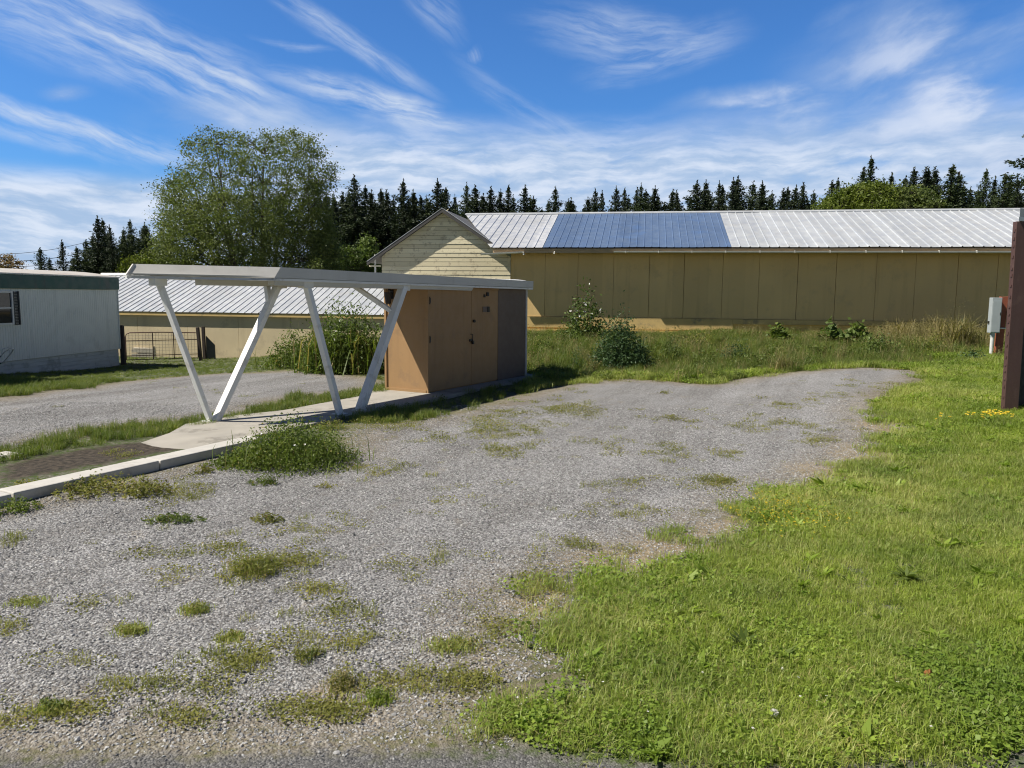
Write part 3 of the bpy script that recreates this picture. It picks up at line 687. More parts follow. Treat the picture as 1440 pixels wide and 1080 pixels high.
# ================================================================ ground
def pxpoly(pts): return [(lambda p: (p.x, p.y))(G(u, v)) for u, v in pts]
LOT = pxpoly([(0, 1075), (300, 1075), (560, 1065), (590, 1012), (660, 990), (735, 955), (705, 895), (742, 838), (850, 790), (965, 768), (1050, 708), (1105, 688), (1180, 648), (1228, 612), (1212, 575), (1285, 538), (1300, 522), (1200, 517), (1060, 531), (1000, 541), (880, 533), (800, 540), (700, 566), (600, 592), (520, 597), (490, 640), (330, 640), (200, 668), (0, 712)])
LOT = [(-9, LOT[0][1])]+LOT+[(-9, LOT[-1][1]-1.5)]
LEFT = pxpoly([(0, 560), (60, 551), (110, 547), (180, 536), (300, 526), (420, 521), (525, 532), (538, 541), (500, 551), (440, 556), (385, 566), (320, 585), (240, 590), (120, 606), (0, 632)])
LEFT = [(-17, LEFT[0][1]-1)]+LEFT+[(-13, LEFT[-1][1]-1)]
DIRT = pxpoly([(0, 655), (110, 632), (190, 622), (290, 612), (330, 618), (200, 642), (0, 682)])
ROAD = pxpoly([(0, 1053), (250, 1058), (590, 1050), (730, 1046), (900, 1077), (1000, 1085), (1390, 1080), (1445, 1044)])
ROAD = [(-12, ROAD[0][1])]+ROAD+[(9, ROAD[-1][1]+.4), (9, -8), (-12, -8)]
PAD = [lwz(l, w, 0)[:2] for l, w in ((-5.3, -.6), (4.7, -.3), (4.7, 1.2), (-5.3, .7))]
def sd(x, y, poly):
    x = np.asarray(x, float); y = np.asarray(y, float); d = np.full(x.shape, 1e9); ins = np.zeros(x.shape, bool)
    for (ax, ay), (bx, by) in zip(poly, poly[1:]+poly[:1]):
        ex, ey = bx-ax, by-ay; t = np.clip(((x-ax)*ex+(y-ay)*ey)/(ex*ex+ey*ey+1e-12), 0, 1)
        d = np.minimum(d, np.hypot(x-ax-t*ex, y-ay-t*ey))
        c = ((ay > y) != (by > y)) & (x < (bx-ax)*(y-ay)/(by-ay+1e-12)+ax); ins ^= c
    return np.where(ins, d, -d)
def gravel_sd(x, y): return np.maximum(sd(x, y, LOT), sd(x, y, LEFT))
BARE = []
for u, v, du, dv in ((1230, 640, 60, 18), (1160, 665, 60, 16), (1040, 745, 60, 16), (960, 765, 70, 18), (860, 790, 70, 22), (765, 850, 50, 26), (745, 900, 30, 16), (480, 985, 50, 26), (1245, 600, 40, 14)):
    p, q, r_ = G(u, v), G(u+du, v), G(u, v-dv); BARE.append((p.x, p.y, abs(q.x-p.x), abs(r_.y-p.y)))
def bare(x, y):
    o = np.zeros(np.shape(x))
    for a, b_, ra, rb in BARE: o = np.maximum(o, np.clip(1.4-np.sqrt(((x-a)/ra)**2+((y-b_)/rb)**2), 0, 1))
    return o
gx = np.concatenate([-np.geomspace(3000, 24, 22), np.arange(-22, 22.01, .25), np.geomspace(24, 3000, 22)])
gy = np.concatenate([-np.geomspace(2000, 6, 14), np.arange(-4, 34.01, .25), np.geomspace(36, 4000, 30)])
X, Y = np.meshgrid(gx, gy); nx, ny = len(gx), len(gy)
pad = sd(X.ravel(), Y.ravel(), PAD)
Z = hgt(X, Y).ravel(); Z = np.where(pad > -.05, np.minimum(Z, -.03), Z)
ids = np.arange(nx*ny).reshape(ny, nx)
fc = np.stack([ids[:-1, :-1], ids[:-1, 1:], ids[1:, 1:], ids[1:, :-1]], -1).reshape(-1, 4)
m, nt, b = nodes('ground'); Lk = nt.links.new
tc = N(nt, 'ShaderNodeTexCoord').outputs['Object']
def mapped_(v, rot, sc):
    mp = N(nt, 'ShaderNodeMapping', vector_type='TEXTURE'); mp.inputs['Rotation'].default_value = (0, 0, rot); mp.inputs['Scale'].default_value = sc; Lk(v, mp.inputs[0]); return mp.outputs[0]
def at(nm): a = N(nt, 'ShaderNodeAttribute'); a.attribute_name = nm; return a.outputs['Fac']
n_big = noise(nt, tc, .55, 5, .6); n_mid = noise(nt, tc, 2.6, 5, .65); n_fine = noise(nt, tc, 14, 4, .6)
edge_n = math_(nt, 'ADD', math_(nt, 'MULTIPLY', math_(nt, 'SUBTRACT', n_mid, .5), 1.1), math_(nt, 'MULTIPLY', math_(nt, 'SUBTRACT', n_fine, .5), .7))
vo = N(nt, 'ShaderNodeTexVoronoi'); vo.inputs['Scale'].default_value = 52; Lk(tc, vo.inputs[0]); vo.inputs['Randomness'].default_value = 1
vo2 = N(nt, 'ShaderNodeTexVoronoi'); vo2.inputs['Scale'].default_value = 95; Lk(tc, vo2.inputs[0])
sx_ = N(nt, 'ShaderNodeSeparateColor'); Lk(vo.outputs['Color'], sx_.inputs[0])
sy_ = N(nt, 'ShaderNodeSeparateColor'); Lk(vo2.outputs['Color'], sy_.inputs[0])
stone = ramp(nt, sx_.outputs[0], [(0, (.13, .131, .134)), (.3, (.232, .234, .238)), (.6, (.335, .337, .338)), (.85, (.445, .445, .443)), (1, (.57, .568, .562))])
fine = ramp(nt, sy_.outputs[0], [(0, (.13, .13, .13)), (.5, (.30, .295, .285)), (1, (.48, .47, .45))])
stone = mix(nt, .34, stone, fine); stone = mix(nt, mrange(nt, vo.outputs['Distance'], .38, .8, 0, .75), stone, (.075, .068, .06))
stone = mix(nt, 1.0, stone, ramp(nt, n_big, [(.3, (.86, .85, .84)), (.72, (1.12, 1.12, 1.13))]), 'MULTIPLY')
stone = mix(nt, mrange(nt, n_mid, .56, .74, 0, .45), stone, (.27, .225, .16))
trk = noise(nt, mapped_(tc, math.radians(-24), (.55, 5.5, 1)), 1.0, 3, .5)
stone = mix(nt, 1.0, stone, ramp(nt, trk, [(.36, (.84, .83, .82)), (.5, (1, 1, 1)), (.64, (1.12, 1.12, 1.13))]), 'MULTIPLY')
soil = ramp(nt, n_fine, [(.3, (.045, .036, .02)), (.7, (.13, .105, .06))])
turf = ramp(nt, n_mid, [(.3, (.045, .07, .014)), (.7, (.085, .12, .025))])
turf = mix(nt, mrange(nt, n_fine, .40, .62, 0, .8), turf, mix(nt, .45, soil, stone))
gfac = mrange(nt, math_(nt, 'ADD', at('gravel'), edge_n), -.22, .3)
edge = math_(nt, 'MULTIPLY', mrange(nt, math_(nt, 'ADD', at('gravel'), edge_n), -.7, .05), mrange(nt, math_(nt, 'ADD', at('gravel'), edge_n), .9, .1))
col = mix(nt, gfac, turf, stone)
col = mix(nt, math_(nt, 'MULTIPLY', edge, .5), col, ramp(nt, n_fine, [(.3, (.16, .125, .075)), (.7, (.30, .245, .165))]))
col = mix(nt, mrange(nt, math_(nt, 'ADD', at('dirt'), math_(nt, 'MULTIPLY', edge_n, .5)), -.1, .15), col, ramp(nt, n_fine, [(.38, (.03, .024, .018)), (.7, (.11, .09, .065))]))
asp = ramp(nt, sy_.outputs[0], [(0, (.07, .069, .068)), (.6, (.125, .123, .12)), (1, (.21, .206, .20))])
col = mix(nt, mrange(nt, math_(nt, 'ADD', at('road'), math_(nt, 'MULTIPLY', edge_n, .35)), -.05, .12), col, asp)
col = mix(nt, math_(nt, 'MULTIPLY', mrange(nt, math_(nt, 'ADD', at('bare'), edge_n), .15, .8), .8), col, ramp(nt, n_fine, [(.3, (.19, .15, .09)), (.7, (.36, .29, .19))]))
Lk(col, b.inputs['Base Color']); b.inputs['Roughness'].default_value = .9; b.inputs['Specular IOR Level'].default_value = .25
hgtn = math_(nt, 'ADD', math_(nt, 'MULTIPLY', math_(nt, 'SUBTRACT', 1.0, vo.outputs['Distance']), math_(nt, 'ADD', math_(nt, 'MULTIPLY', gfac, .9), .1)), math_(nt, 'MULTIPLY', math_(nt, 'SUBTRACT', 1.0, vo2.outputs['Distance']), .45))
bump(nt, b, hgtn, .9, .014)
M['ground'] = m
gr_ = np_mesh('ground', np.stack([X.ravel(), Y.ravel(), Z], 1), fc, [m])
gr_.data.polygons.foreach_set('use_smooth', np.ones(len(fc), bool))
for nm, arr in (('gravel', gravel_sd(X.ravel(), Y.ravel())), ('dirt', sd(X.ravel(), Y.ravel(), DIRT)), ('road', sd(X.ravel(), Y.ravel(), ROAD)), ('bare', bare(X.ravel(), Y.ravel()))):
    gr_.data.attributes.new(nm, 'FLOAT', 'POINT').data.foreach_set('value', np.clip(arr, -50, 50).astype(np.float32))
struct(gr_)
# ================================================================ loose stones
def blob(seed, mat, n=None):
    import bmesh
    r = random.Random(seed); bm = bmesh.new(); bmesh.ops.create_icosphere(bm, subdivisions=1, radius=1)
    sx, sy, sz = r.uniform(.8, 1.3), r.uniform(.6, 1), r.uniform(.4, .7)
    for v in bm.verts:
        k = r.uniform(.78, 1.15); v.co = Vector((v.co.x*sx, v.co.y*sy, v.co.z*sz))*k
    me = bpy.data.meshes.new('pebble'); bm.to_mesh(me); bm.free(); me.materials.append(mat); return bpy.data.objects.new('pebble', me)
m, nt, b = nodes('stone'); oi = N(nt, 'ShaderNodeObjectInfo')
c_ = ramp(nt, oi.outputs['Random'], [(0, (.11, .11, .113)), (.35, (.245, .245, .245)), (.7, (.365, .363, .36)), (.9, (.47, .466, .46)), (1, (.59, .585, .575))])
tcs = N(nt, 'ShaderNodeTexCoord').outputs['Object']; c_ = mix(nt, mrange(nt, noise(nt, tcs, 2, 4), .4, .7, 0, .35), c_, (.16, .15, .14))
nt.links.new(c_, b.inputs['Base Color']); b.inputs['Roughness'].default_value = .85; M['stone'] = m
def sample(n, x0, x1, y0, y1): return rng.uniform(x0, x1, n), rng.uniform(y0, y1, n)
def visible(x, y, mg=.08): return (np.abs(x) < y*(.666+mg)+.5) & (y > 2.6)
def lump(x, y, s, k=0): return np.sin(x*s+1.3+k)*np.sin(y*s*1.13+.7+k*2)+.6*np.sin(x*s*2.3+y*s*1.7+k)+.4*np.sin(x*s*4.1-y*s*3.7+2*k)
x, y = sample(520000, -9, 9, 2.6, 15)
gs = gravel_sd(x, y)
keep = visible(x, y) & (gs > -.25+.25*lump(x, y, 3)) & (sd(x, y, ROAD) < .06*rng.normal(size=len(x))-.02) & (rng.random(len(x)) < np.clip(1.25-y/15, .22, 1))
x, y = x[keep], y[keep]; n = len(x); print('stones', n)
sc = rng.uniform(.0038, .0098, n)*np.where(rng.random(n) < .03, 1.7, 1)*(1+y*.02)
scatter('gravel_stones', 'loose grey crushed stones covering the parking lot', 'gravel', [blob(i, M['stone']) for i in range(5)],
        np.stack([x, y, hgt(x, y)+sc*.15], 1), np.stack([rng.normal(0, .4, n), rng.normal(0, .4, n), rng.uniform(0, 6.28, n)], 1), sc)
# ================================================================ grass and ground-cover sources
def disc(n, r): a = rng.uniform(0, 6.283, n); q = r*np.sqrt(rng.random(n)); return np.stack([q*np.cos(a), q*np.sin(a), np.zeros(n)], 1)
def proto(name, parts, mats):
    v, f, i = join(parts); return np_mesh(name, v, f, mats, midx=i, link=False)
def grass_proto(nm, n, r, h, w, mat, lean=.6): return proto(nm, [blades(disc(n, r), h, w, lean)], [mat])
def clover_proto(n, r, h, s, mat, flat=.75):
    c = disc(n, r); c[:, 2] = h*rng.uniform(.35, 1, n)
    return proto('clover_patch', [leaves(c, s, .95, flat)], [mat])
def dock_parts(n, L, w):
    a = rng.uniform(0, 6.28, n); e = rng.uniform(.2, .8, n)
    ax = np.stack([np.cos(a)*np.cos(e), np.sin(a)*np.cos(e), np.sin(e)], 1); ln = L*rng.uniform(.6, 1.2, n)
    return leaves(ax*ln[:, None]*.5+np.array([0, 0, .01]), ln, w, 0, ax, np.stack([-np.sin(a), np.cos(a), rng.normal(0, .15, n)], 1))
lawnP = [grass_proto('lawn_tuft', 60, .11, .065, .0042, M['lawn'], .7) for _ in range(4)]
paleP = [grass_proto('pale_tuft', 60, .11, .06, .0034, M['lawn2'], .7) for _ in range(3)]
clovP = [clover_proto(75, .12, .05, .017, M['clover']) for _ in range(3)]
dockP = [proto('broad_leaf_rosette', [dock_parts(11, .10, .28)], [M['clover']]) for _ in range(2)]
# lawn on the right
def terrain_pts(x, y, dz=0): return np.stack([x, y, hgt(x, y)+dz], 1)
def lawn_region(x, y):
    return (gravel_sd(x, y) < -.12+.22*lump(x, y, 2.2)+.12*lump(x, y, 7)) & (sd(x, y, ROAD) < -.04) & (sd(x, y, PAD) < -.1) & (sd(x, y, DIRT) < .0)
x, y = sample(150000, -1.5, 17, 2.8, 25)
near = rng.random(len(x)) < np.clip(1.35-y*.085, .34, 1)
fade = sst(-.25, .4, -gravel_sd(x, y)+.3*lump(x, y, 1.7, 2)+.15*lump(x, y, 6, 1))*(1-.85*bare(x, y))
keep = visible(x, y) & lawn_region(x, y) & near & ~((y > 20.5+np.clip(x-5, 0, 9)*.12) & (x < 13)) & (x > -1.2+(y-3)*.10) & (rng.random(len(x)) < .12+.88*fade)
x, y = x[keep], y[keep]; n = len(x); print('lawn', n)
q = rng.random(n); lu = lump(x, y, 1.1); lv = lump(x, y, .55, 2)
nearg = np.clip(1-(-gravel_sd(x, y))/1.3, 0, 1); nearroad = np.clip(1-(y-3)/2.2, 0, 1)
sa_, sb_ = G(1390, 650), G(1180, 850); tt = np.clip(((x-sa_.x)*(sb_.x-sa_.x)+(y-sa_.y)*(sb_.y-sa_.y))/((sb_.x-sa_.x)**2+(sb_.y-sa_.y)**2), 0, 1)
band_ = np.exp(-((x-sa_.x-tt*(sb_.x-sa_.x))**2+(y-sa_.y-tt*(sb_.y-sa_.y))**2)/.55)
kind = np.where(q < np.clip(.10+.14*lu+.22*nearroad-.2*band_, .01, .6), 2, np.where(q < np.clip(.38+.26*lv+.4*nearg+.3*nearroad+.5*band_, .08, .92), 1, 0))
kind = np.where((rng.random(n) < .012), 3, kind)
bank_h = 1+.9*sst(17, 24, y)
for k, nm, lab, pro in ((0, 'lawn_grass', 'short bright green mown lawn grass on the right', lawnP), (1, 'pale_grass', 'paler dry tipped grass mixed through the lawn', paleP), (2, 'clover', 'low clover cover along the lawn edges', clovP), (3, 'broadleaf_weeds', 'flat broad leaved weeds dotted through the lawn', dockP)):
    s = kind == k; m_ = s.sum()
    scatter(nm, lab, 'grass', pro, terrain_pts(x[s], y[s]), np.stack([rng.normal(0, .12, m_), rng.normal(0, .12, m_), rng.uniform(0, 6.28, m_)], 1),
            rng.uniform(.75, 1.35, m_)*(1+.35*lv[s]*.5)*bank_h[s]*(1+.02*y[s]))
# taller growth on the bank below the long barn, along the canopy slab and on the left strips
tallP = [proto('tall_grass_tuft', [blades(disc(42, .16), .40, .008, .45), leaves(disc(14, .15)+np.array([0, 0, .16]), .06, .4)], [M['tallgrass'], M['weed']]) for _ in range(4)]
dryP = [proto('dry_grass_tuft', [blades(disc(26, .14), .55, .006, .35), leaves(disc(30, .16)*np.array([1, 1, 0])+np.stack([np.zeros(30), np.zeros(30), rng.uniform(.35, .6, 30)], 1), .05, .25)], [M['drygrass'], M['drygrass']]) for _ in range(2)]
leafyP = []
for _ in range(3):
    c = disc(110, .2); c[:, 2] = rng.uniform(.02, .34, 110)*(1-np.hypot(c[:, 0], c[:, 1])/.3)
    leafyP.append(proto('leafy_tuft', [leaves(c, .055, .5, .2), blades(disc(10, .1), .35, .007, .4)], [M['weed'], M['tallgrass']]))
x, y = sample(60000, -9, 24, 16, 34)
gs = gravel_sd(x, y)
yb = OB.y+(x-OB.x)*math.tan(-YAW)                # line of the barn wall
keep = visible(x, y) & (gs < -.15+.2*lump(x, y, 1.5)) & (y < yb+.3) & (sd(x, y, PAD) < -.15) & (x > .3) & (y > 19+np.clip(x-4, 0, 9)*.2) & (rng.random(len(x)) < .55)
x, y = x[keep], y[keep]; n = len(x); print('bank', n)
q = rng.random(n); lu = lump(x, y, .7, 1)
dk_ = np.exp(-((x-15.5)/3.4)**2)*sst(24, 28, y)
kind = np.where(q < .05+.12*(lump(x, y, 1.3, 4) > 1.1)+.45*dk_, 1, np.where(q < .48+.3*lu+.4*dk_, 2, 0))
ss = rng.choice([.5, .7, .9, 1.15, 1.5], n)*(.5+.36*sst(21, 25, y)-.42*sst(25.5, 30, y)+.2*lu)*np.where(x > 6, .8, 1)*(1+.5*dk_)
for k, nm, lab, pro in ((0, 'bank_grass', 'tall green grass on the bank below the long barn', tallP), (1, 'dry_bank_grass', 'dry straw coloured seed grass along the barn wall', dryP), (2, 'bank_weeds', 'leafy weeds growing thick along the bank', leafyP)):
    s = kind == k; m_ = s.sum()
    scatter(nm, lab, 'weeds', pro, terrain_pts(x[s], y[s]), np.stack([rng.normal(0, .1, m_), rng.normal(0, .1, m_), rng.uniform(0, 6.28, m_)], 1), ss[s])
# left side strips
midP = [proto('strip_grass_tuft', [blades(disc(46, .13), .17, .006, .5)], [M['tallgrass']]) for _ in range(3)]
x, y = sample(60000, -20, .5, 7, 34)
gs = gravel_sd(x, y); rx, ry = x-A.x, y-A.y; l_ = rx*LL[0]+ry*LL[1]; w_ = rx*TT[0]+ry*TT[1]
reg = (gs < -.05+.2*lump(x, y, 2)) & (sd(x, y, PAD) < -.03) & (sd(x, y, DIRT) < -.05)
right_strip = (w_ < -.4) & (w_ > -1.9) & (l_ > -3.5)
hx, hy = x-HR.x, y-HR.y; inhome = ((hx*d.x+hy*d.y) > -.05) & ((-hx*d.y+hy*d.x) < .02)
keep = visible(x, y) & reg & ~inhome & ((w_ > .7) | right_strip) & (rng.random(len(x)) < np.where(right_strip & (l_ > -2), .16, np.where(y > 20, .35, .75))) & ~((w_ > .2) & (l_ < -6.2) & (w_ < .55))
x, y, l_, w_ = x[keep], y[keep], l_[keep], w_[keep]; n = len(x); print('strips', n)
far = y > 19.5
kind = np.where(far, np.where(rng.random(n) < .35, 1, 0), np.where(rng.random(n) < .72, 0, 2))
sc_ = rng.uniform(.5, 1.2, n)*np.where(far, .42, .82)
kk = np.where(kind == 2, .55, 1)
for k, nm, lab, pro in ((0, 'strip_grass', 'rough grass strips between the gravel lots on the left', midP), (1, 'pale_strip_grass', 'yellowing grass patches near the mobile home', paleP), (2, 'strip_weeds', 'small leafy weeds along the canopy slab', leafyP)):
    s = kind == k; m_ = s.sum()
    scatter(nm, lab, 'grass', pro, terrain_pts(x[s], y[s]), np.stack([rng.normal(0, .12, m_), rng.normal(0, .12, m_), rng.uniform(0, 6.28, m_)], 1), (sc_*kk)[s])
# thin scattered growth in the gravel
x, y = sample(14000, -9, 10, 3.3, 23)
gs = gravel_sd(x, y); lu = lump(x, y, .9, 3)+.5*lump(x, y, 2.9, 1)
keep = visible(x, y) & (gs > 0) & (rng.random(len(x)) < np.clip(.04+.16*(lu-.75)+.55*np.exp(-gs/.30)*sst(-.6, 1.2, lu), 0, 1)) & (sd(x, y, ROAD) < -.05)
x, y = x[keep], y[keep]; n = len(x); print('gravel weeds', n)
WC = [(180, 640, 30, 6, 20), (260, 690, 40, 14, 60), (560, 660, 50, 12, 22), (480, 730, 60, 14, 26), (640, 700, 80, 20, 18), (420, 750, 60, 10, 24), (300, 770, 60, 12, 26), (190, 780, 60, 10, 12), (240, 810, 30, 8, 14), (400, 790, 60, 14, 60), (440, 830, 40, 8, 26), (490, 860, 40, 10, 22), (400, 870, 80, 12, 14), (140, 850, 50, 8, 16), (330, 930, 60, 18, 60), (280, 960, 60, 14, 26), (180, 960, 50, 12, 18), (110, 930, 60, 12, 10), (440, 900, 60, 10, 22), (500, 905, 50, 10, 16), (540, 800, 60, 14, 14), (640, 780, 50, 12, 14), (640, 850, 50, 16, 16), (690, 890, 30, 20, 34), (560, 960, 60, 16, 60), (640, 960, 60, 16, 50), (450, 1000, 60, 12, 60), (260, 1010, 60, 10, 22), (20, 1010, 40, 12, 16), (100, 1000, 40, 8, 24), (10, 880, 20, 8, 14), (20, 760, 20, 10, 16),
      (720, 585, 60, 6, 60), (790, 575, 70, 8, 80), (690, 610, 60, 8, 60), (760, 600, 40, 6, 30), (700, 635, 50, 6, 30), (830, 620, 60, 8, 24), (930, 640, 60, 8, 34), (870, 680, 40, 8, 22), (1000, 680, 60, 8, 40), (1080, 600, 60, 8, 50), (1110, 570, 60, 6, 40), (1150, 620, 40, 10, 40), (940, 590, 40, 6, 24), (860, 720, 60, 12, 24), (960, 720, 60, 12, 30), (820, 770, 60, 14, 44), (760, 820, 40, 20, 44), (1180, 560, 60, 8, 40), (1230, 545, 40, 8, 40), (1040, 640, 60, 10, 26), (560, 600, 60, 6, 40), (600, 620, 60, 6, 26), (500, 660, 40, 6, 26)]
cx_, cy_ = [], []
for u, v, du, dv, n_ in WC:
    for _ in range(n_):
        p = G(u+rng.normal(0, du*.55), v+rng.normal(0, dv*.6)); cx_.append(p.x); cy_.append(p.y)
x = np.concatenate([x, cx_]); y = np.concatenate([y, cy_]); n = len(x)
flatP = [clover_proto(60, .14, .03, .016, M['weedflat'], .6) for _ in range(3)]+[grass_proto('yellow_tuft', 26, .08, .055, .004, M['weedy'], .8) for _ in range(2)]
keepw = rng.random(n) < .6; x, y = x[keepw], y[keepw]; n = len(x)
scatter('gravel_weeds', 'sparse low weeds and moss creeping through the gravel', 'weeds', flatP, terrain_pts(x, y), np.stack([0*x, 0*x, rng.uniform(0, 6.28, n)], 1), rng.uniform(.3, 1.0, n)*(1+.03*y))
# yellow and white flowers in the lawn
fl = []
for col_ in ('petal_y', 'petal_w'):
    a = np.arange(9)*2*np.pi/9; ax = np.stack([np.cos(a), np.sin(a), .25+0*a], 1)
    v1 = leaves(ax*.5+np.array([0, 0, 5.0]), 1.0, .45, 0, ax); fl.append(proto('flower', [v1], [M[col_]]))
pts = []; kd = []; sz = []
for (u, v, du, dv, n_, k_, s_) in ((1120, 722, 80, 26, 480, 0, .0095), (1395, 594, 40, 5, 34, 0, .028), (1327, 597, 9, 2, 5, 0, .028), (1100, 980, 330, 75, 26, 1, .008), (780, 985, 140, 40, 14, 1, .007), (900, 705, 300, 60, 8, 1, .007)):
    for _ in range(n_):
        p = G(u+rng.normal(0, du*.5), v+rng.normal(0, dv*.5)); pts.append((p.x, p.y, p.z+.012)); kd.append(k_); sz.append(s_*rng.uniform(.7, 1.3))
pts, kd, sz = np.array(pts), np.array(kd), np.array(sz)
for k, nm, lab in ((0, 'yellow_flowers', 'tiny yellow flowers scattered in the lawn'), (1, 'white_flowers', 'tiny white daisies scattered in the lawn')):
    s = kd == k; scatter(nm, lab, 'flowers', [fl[k]], pts[s], rng.normal(0, .2, (s.sum(), 3)), sz[s])
# ================================================================ single weeds, shrubs and clumps
def clump(name, u, v, wpx, hpx, label, mat, leaf, n, cat='weed clump', group=None, aspect=.5, blade=0, bmat='tallgrass', flat=.1, dep=.7, flowers=None, stems=True, peak=1.0, loose=.25):
    low_ = name in ('grass_clump', 'leafy_weed', 'trailing_weed')
    p = G(u, v-(hpx*.3 if low_ else 0)); k = p.y/F; W, H, Dp = wpx*k/2, hpx*k, wpx*k/2*dep
    if low_: H *= .5; Dp = max(Dp, hpx*k*.75); W *= .92; loose = .42; leaf *= .65; n = int(n*1.4)
    r = empty(name, p, 0)
    if cat: tag(r, label, cat, group)
    nb = max(5, int(n/55)); cs = rng.normal(size=(nb, 3)); cs /= np.linalg.norm(cs, axis=1)[:, None]; cs[:, 2] = np.abs(cs[:, 2])
    cs *= rng.uniform(.35, 1, nb)[:, None]**.5
    i = rng.integers(0, nb, n); c = cs[i]+rng.normal(0, loose, (n, 3)); rad = np.hypot(c[:, 0], c[:, 1])
    c[:, 2] = np.abs(c[:, 2])*np.clip(1.15-.5*rad**2*peak, .25, 1.2); c = c*np.array([W*.85, Dp*.85, H*.82])
    if low_:
        kk_ = lump(p.x+c[:, 0]/1, p.y+c[:, 1], 7.0/max(.35, W), 1.7*u) > -.75+1.0*np.hypot(c[:, 0]/W, c[:, 1]/Dp)**2; c = c[kk_] if kk_.sum() > 30 else c; n = len(c)
    c[:, 2] += hgt(p.x+c[:, 0], p.y+c[:, 1])-p.z+.01
    parts = [leaves(c, leaf, aspect, flat)]; mats = [M[mat]]
    o = np_mesh('foliage', *join(parts)[:2], mats, parent=r)
    if blade:
        bs_ = rng.normal(0, .42, (blade, 2))*np.array([W, Dp]); bz_ = hgt(p.x+bs_[:, 0], p.y+bs_[:, 1])-p.z
        v_, f_ = blades(np.stack([bs_[:, 0], bs_[:, 1], bz_], 1), H*.75, max(.005, H*.02), .5); np_mesh('grass_blades', v_, f_, [M[bmat]], parent=r)
    if stems:
        s = MB()
        for j in range(min(16, nb)):
            q = cs[j]*np.array([W*.8, Dp*.8, H*.95]); s.tube([(q[0]*.15, q[1]*.15, -.03), (q[0]*.6, q[1]*.6, q[2]*.6), tuple(q)], max(.004, H*.011), 4, .002)
        s.build('stem', M['stem'], r)
    if flowers:
        j = rng.integers(0, n, flowers); ff = c[j]*np.array([.9, .9, 1.08]); ff = ff[ff[:, 2] > H*.35]
        if len(ff): v_, f_ = leaves(ff, leaf*.9, .9, .5); np_mesh('blossom', v_, f_, [M['petal_w']], parent=r)
    return r
clump('flowering_shrub', 826, 478, 62, 68, 'upright loose shrub with small white blossom against the barn wall', 'leafdark', .13, 1500, 'shrub', flowers=90, peak=.6)
clump('broom_shrub', 872, 520, 92, 68, 'dark blue green bushy shrub at the far gravel edge', 'broom', .10, 6500, 'shrub', aspect=.34, peak=1.1)
clump('spiky_plant', 905, 520, 70, 40, 'mid green feathery plant right of the dark shrub', 'weed', .07, 1300, 'shrub', aspect=.25)
clump('dry_bush', 834, 522, 36, 34, 'brownish dry bush beside the end of the canopy slab', 'drygrass', .06, 500, 'shrub', aspect=.25)
clump('dark_tuft', 812, 523, 26, 36, 'dark upright tuft left of the brownish dry bush', 'broom', .07, 350, 'shrub', aspect=.2, blade=60)
clump('bramble_thicket', 486, 524, 132, 84, 'tall green bramble thicket left of the tan shed', 'leafdark', .085, 9500, 'shrub', blade=700, peak=.45, flowers=20, dep=.5)
clump('bramble_thicket', 418, 517, 100, 46, 'lower green bramble patch between the V legs', 'weed', .08, 3600, 'shrub', blade=140, peak=.9)
clump('weed_mound', 412, 650, 176, 56, 'large leafy green weed mound at the canopy slab edge', 'weed', .036, 9500, blade=420, flowers=40, peak=1.1, dep=.9, bmat='weed')
clump('weed_mound', 345, 655, 90, 30, 'lower weed spread at the end of the pale kerb', 'weed', .045, 1100, blade=90, dep=.9)
clump('leafy_weed', 465, 612, 60, 26, 'browning weed patch right of the large weed mound', 'weedy', .045, 700, blade=90, dep=.9)
clump('leafy_weed', 520, 600, 64, 16, 'yellow brown low weeds in front of the V leg base', 'weedy', .04, 600, blade=120, dep=.8)
clump('trailing_weed', 135, 700, 115, 30, 'trailing dark leaved weed mat just off the pale kerb', 'weedflat', .055, 1300, flat=.4, peak=.5, dep=.9)
clump('trailing_weed', 205, 705, 90, 34, 'spreading weed right of the trailing mat near the kerb', 'weedflat', .055, 1100, flat=.4, peak=.5, dep=.9)
clump('trailing_weed', 245, 738, 90, 14, 'flat green weed band below the spreading weed', 'weed', .04, 800, flat=.5, dep=.5)
clump('leafy_weed', 45, 690, 70, 18, 'stringy weeds hanging over the pale kerb', 'weedflat', .05, 350, flat=.3)
clump('leafy_weed', 20, 728, 70, 30, 'weed patch at the left edge below the kerb', 'weed', .045, 800, flat=.4, dep=.9)
clump('leafy_weed', 372, 686, 46, 20, 'small dark weed tuft below the large weed mound', 'weed', .04, 450, flat=.3, blade=40)
clump('leafy_weed', 375, 738, 50, 16, 'dark flat weed tuft alone in mid gravel', 'weedflat', .04, 500, flat=.5)
clump('leafy_weed', 460, 690, 36, 15, 'thin weed tuft right of the small dark tuft', 'weedflat', .035, 260, flat=.4)
clump('leafy_weed', 285, 672, 34, 20, 'upright thin weeds beside the kerb end', 'weedflat', .045, 260)
clump('grass_clump', 355, 818, 104, 44, 'broad yellowish grass and weed patch in the near gravel', 'weedy', .03, 2000, 'grass clump', flat=.4, blade=420, bmat='weedy', dep=1, peak=.6)
clump('grass_clump', 275, 866, 54, 22, 'bright yellow green grass tuft in the near gravel', 'weedy', .025, 350, 'grass clump', flat=.4, blade=320, bmat='lawn2', dep=.8)
clump('grass_clump', 185, 895, 62, 24, 'yellow green tuft left of the bright grass tuft', 'weedy', .025, 420, 'grass clump', flat=.4, blade=300, bmat='lawn2', dep=.7)
clump('grass_clump', 325, 905, 52, 20, 'yellow tuft with darker weeds in the nearest gravel', 'weedy', .025, 420, 'grass clump', flat=.4, blade=260, bmat='lawn2', dep=.8)
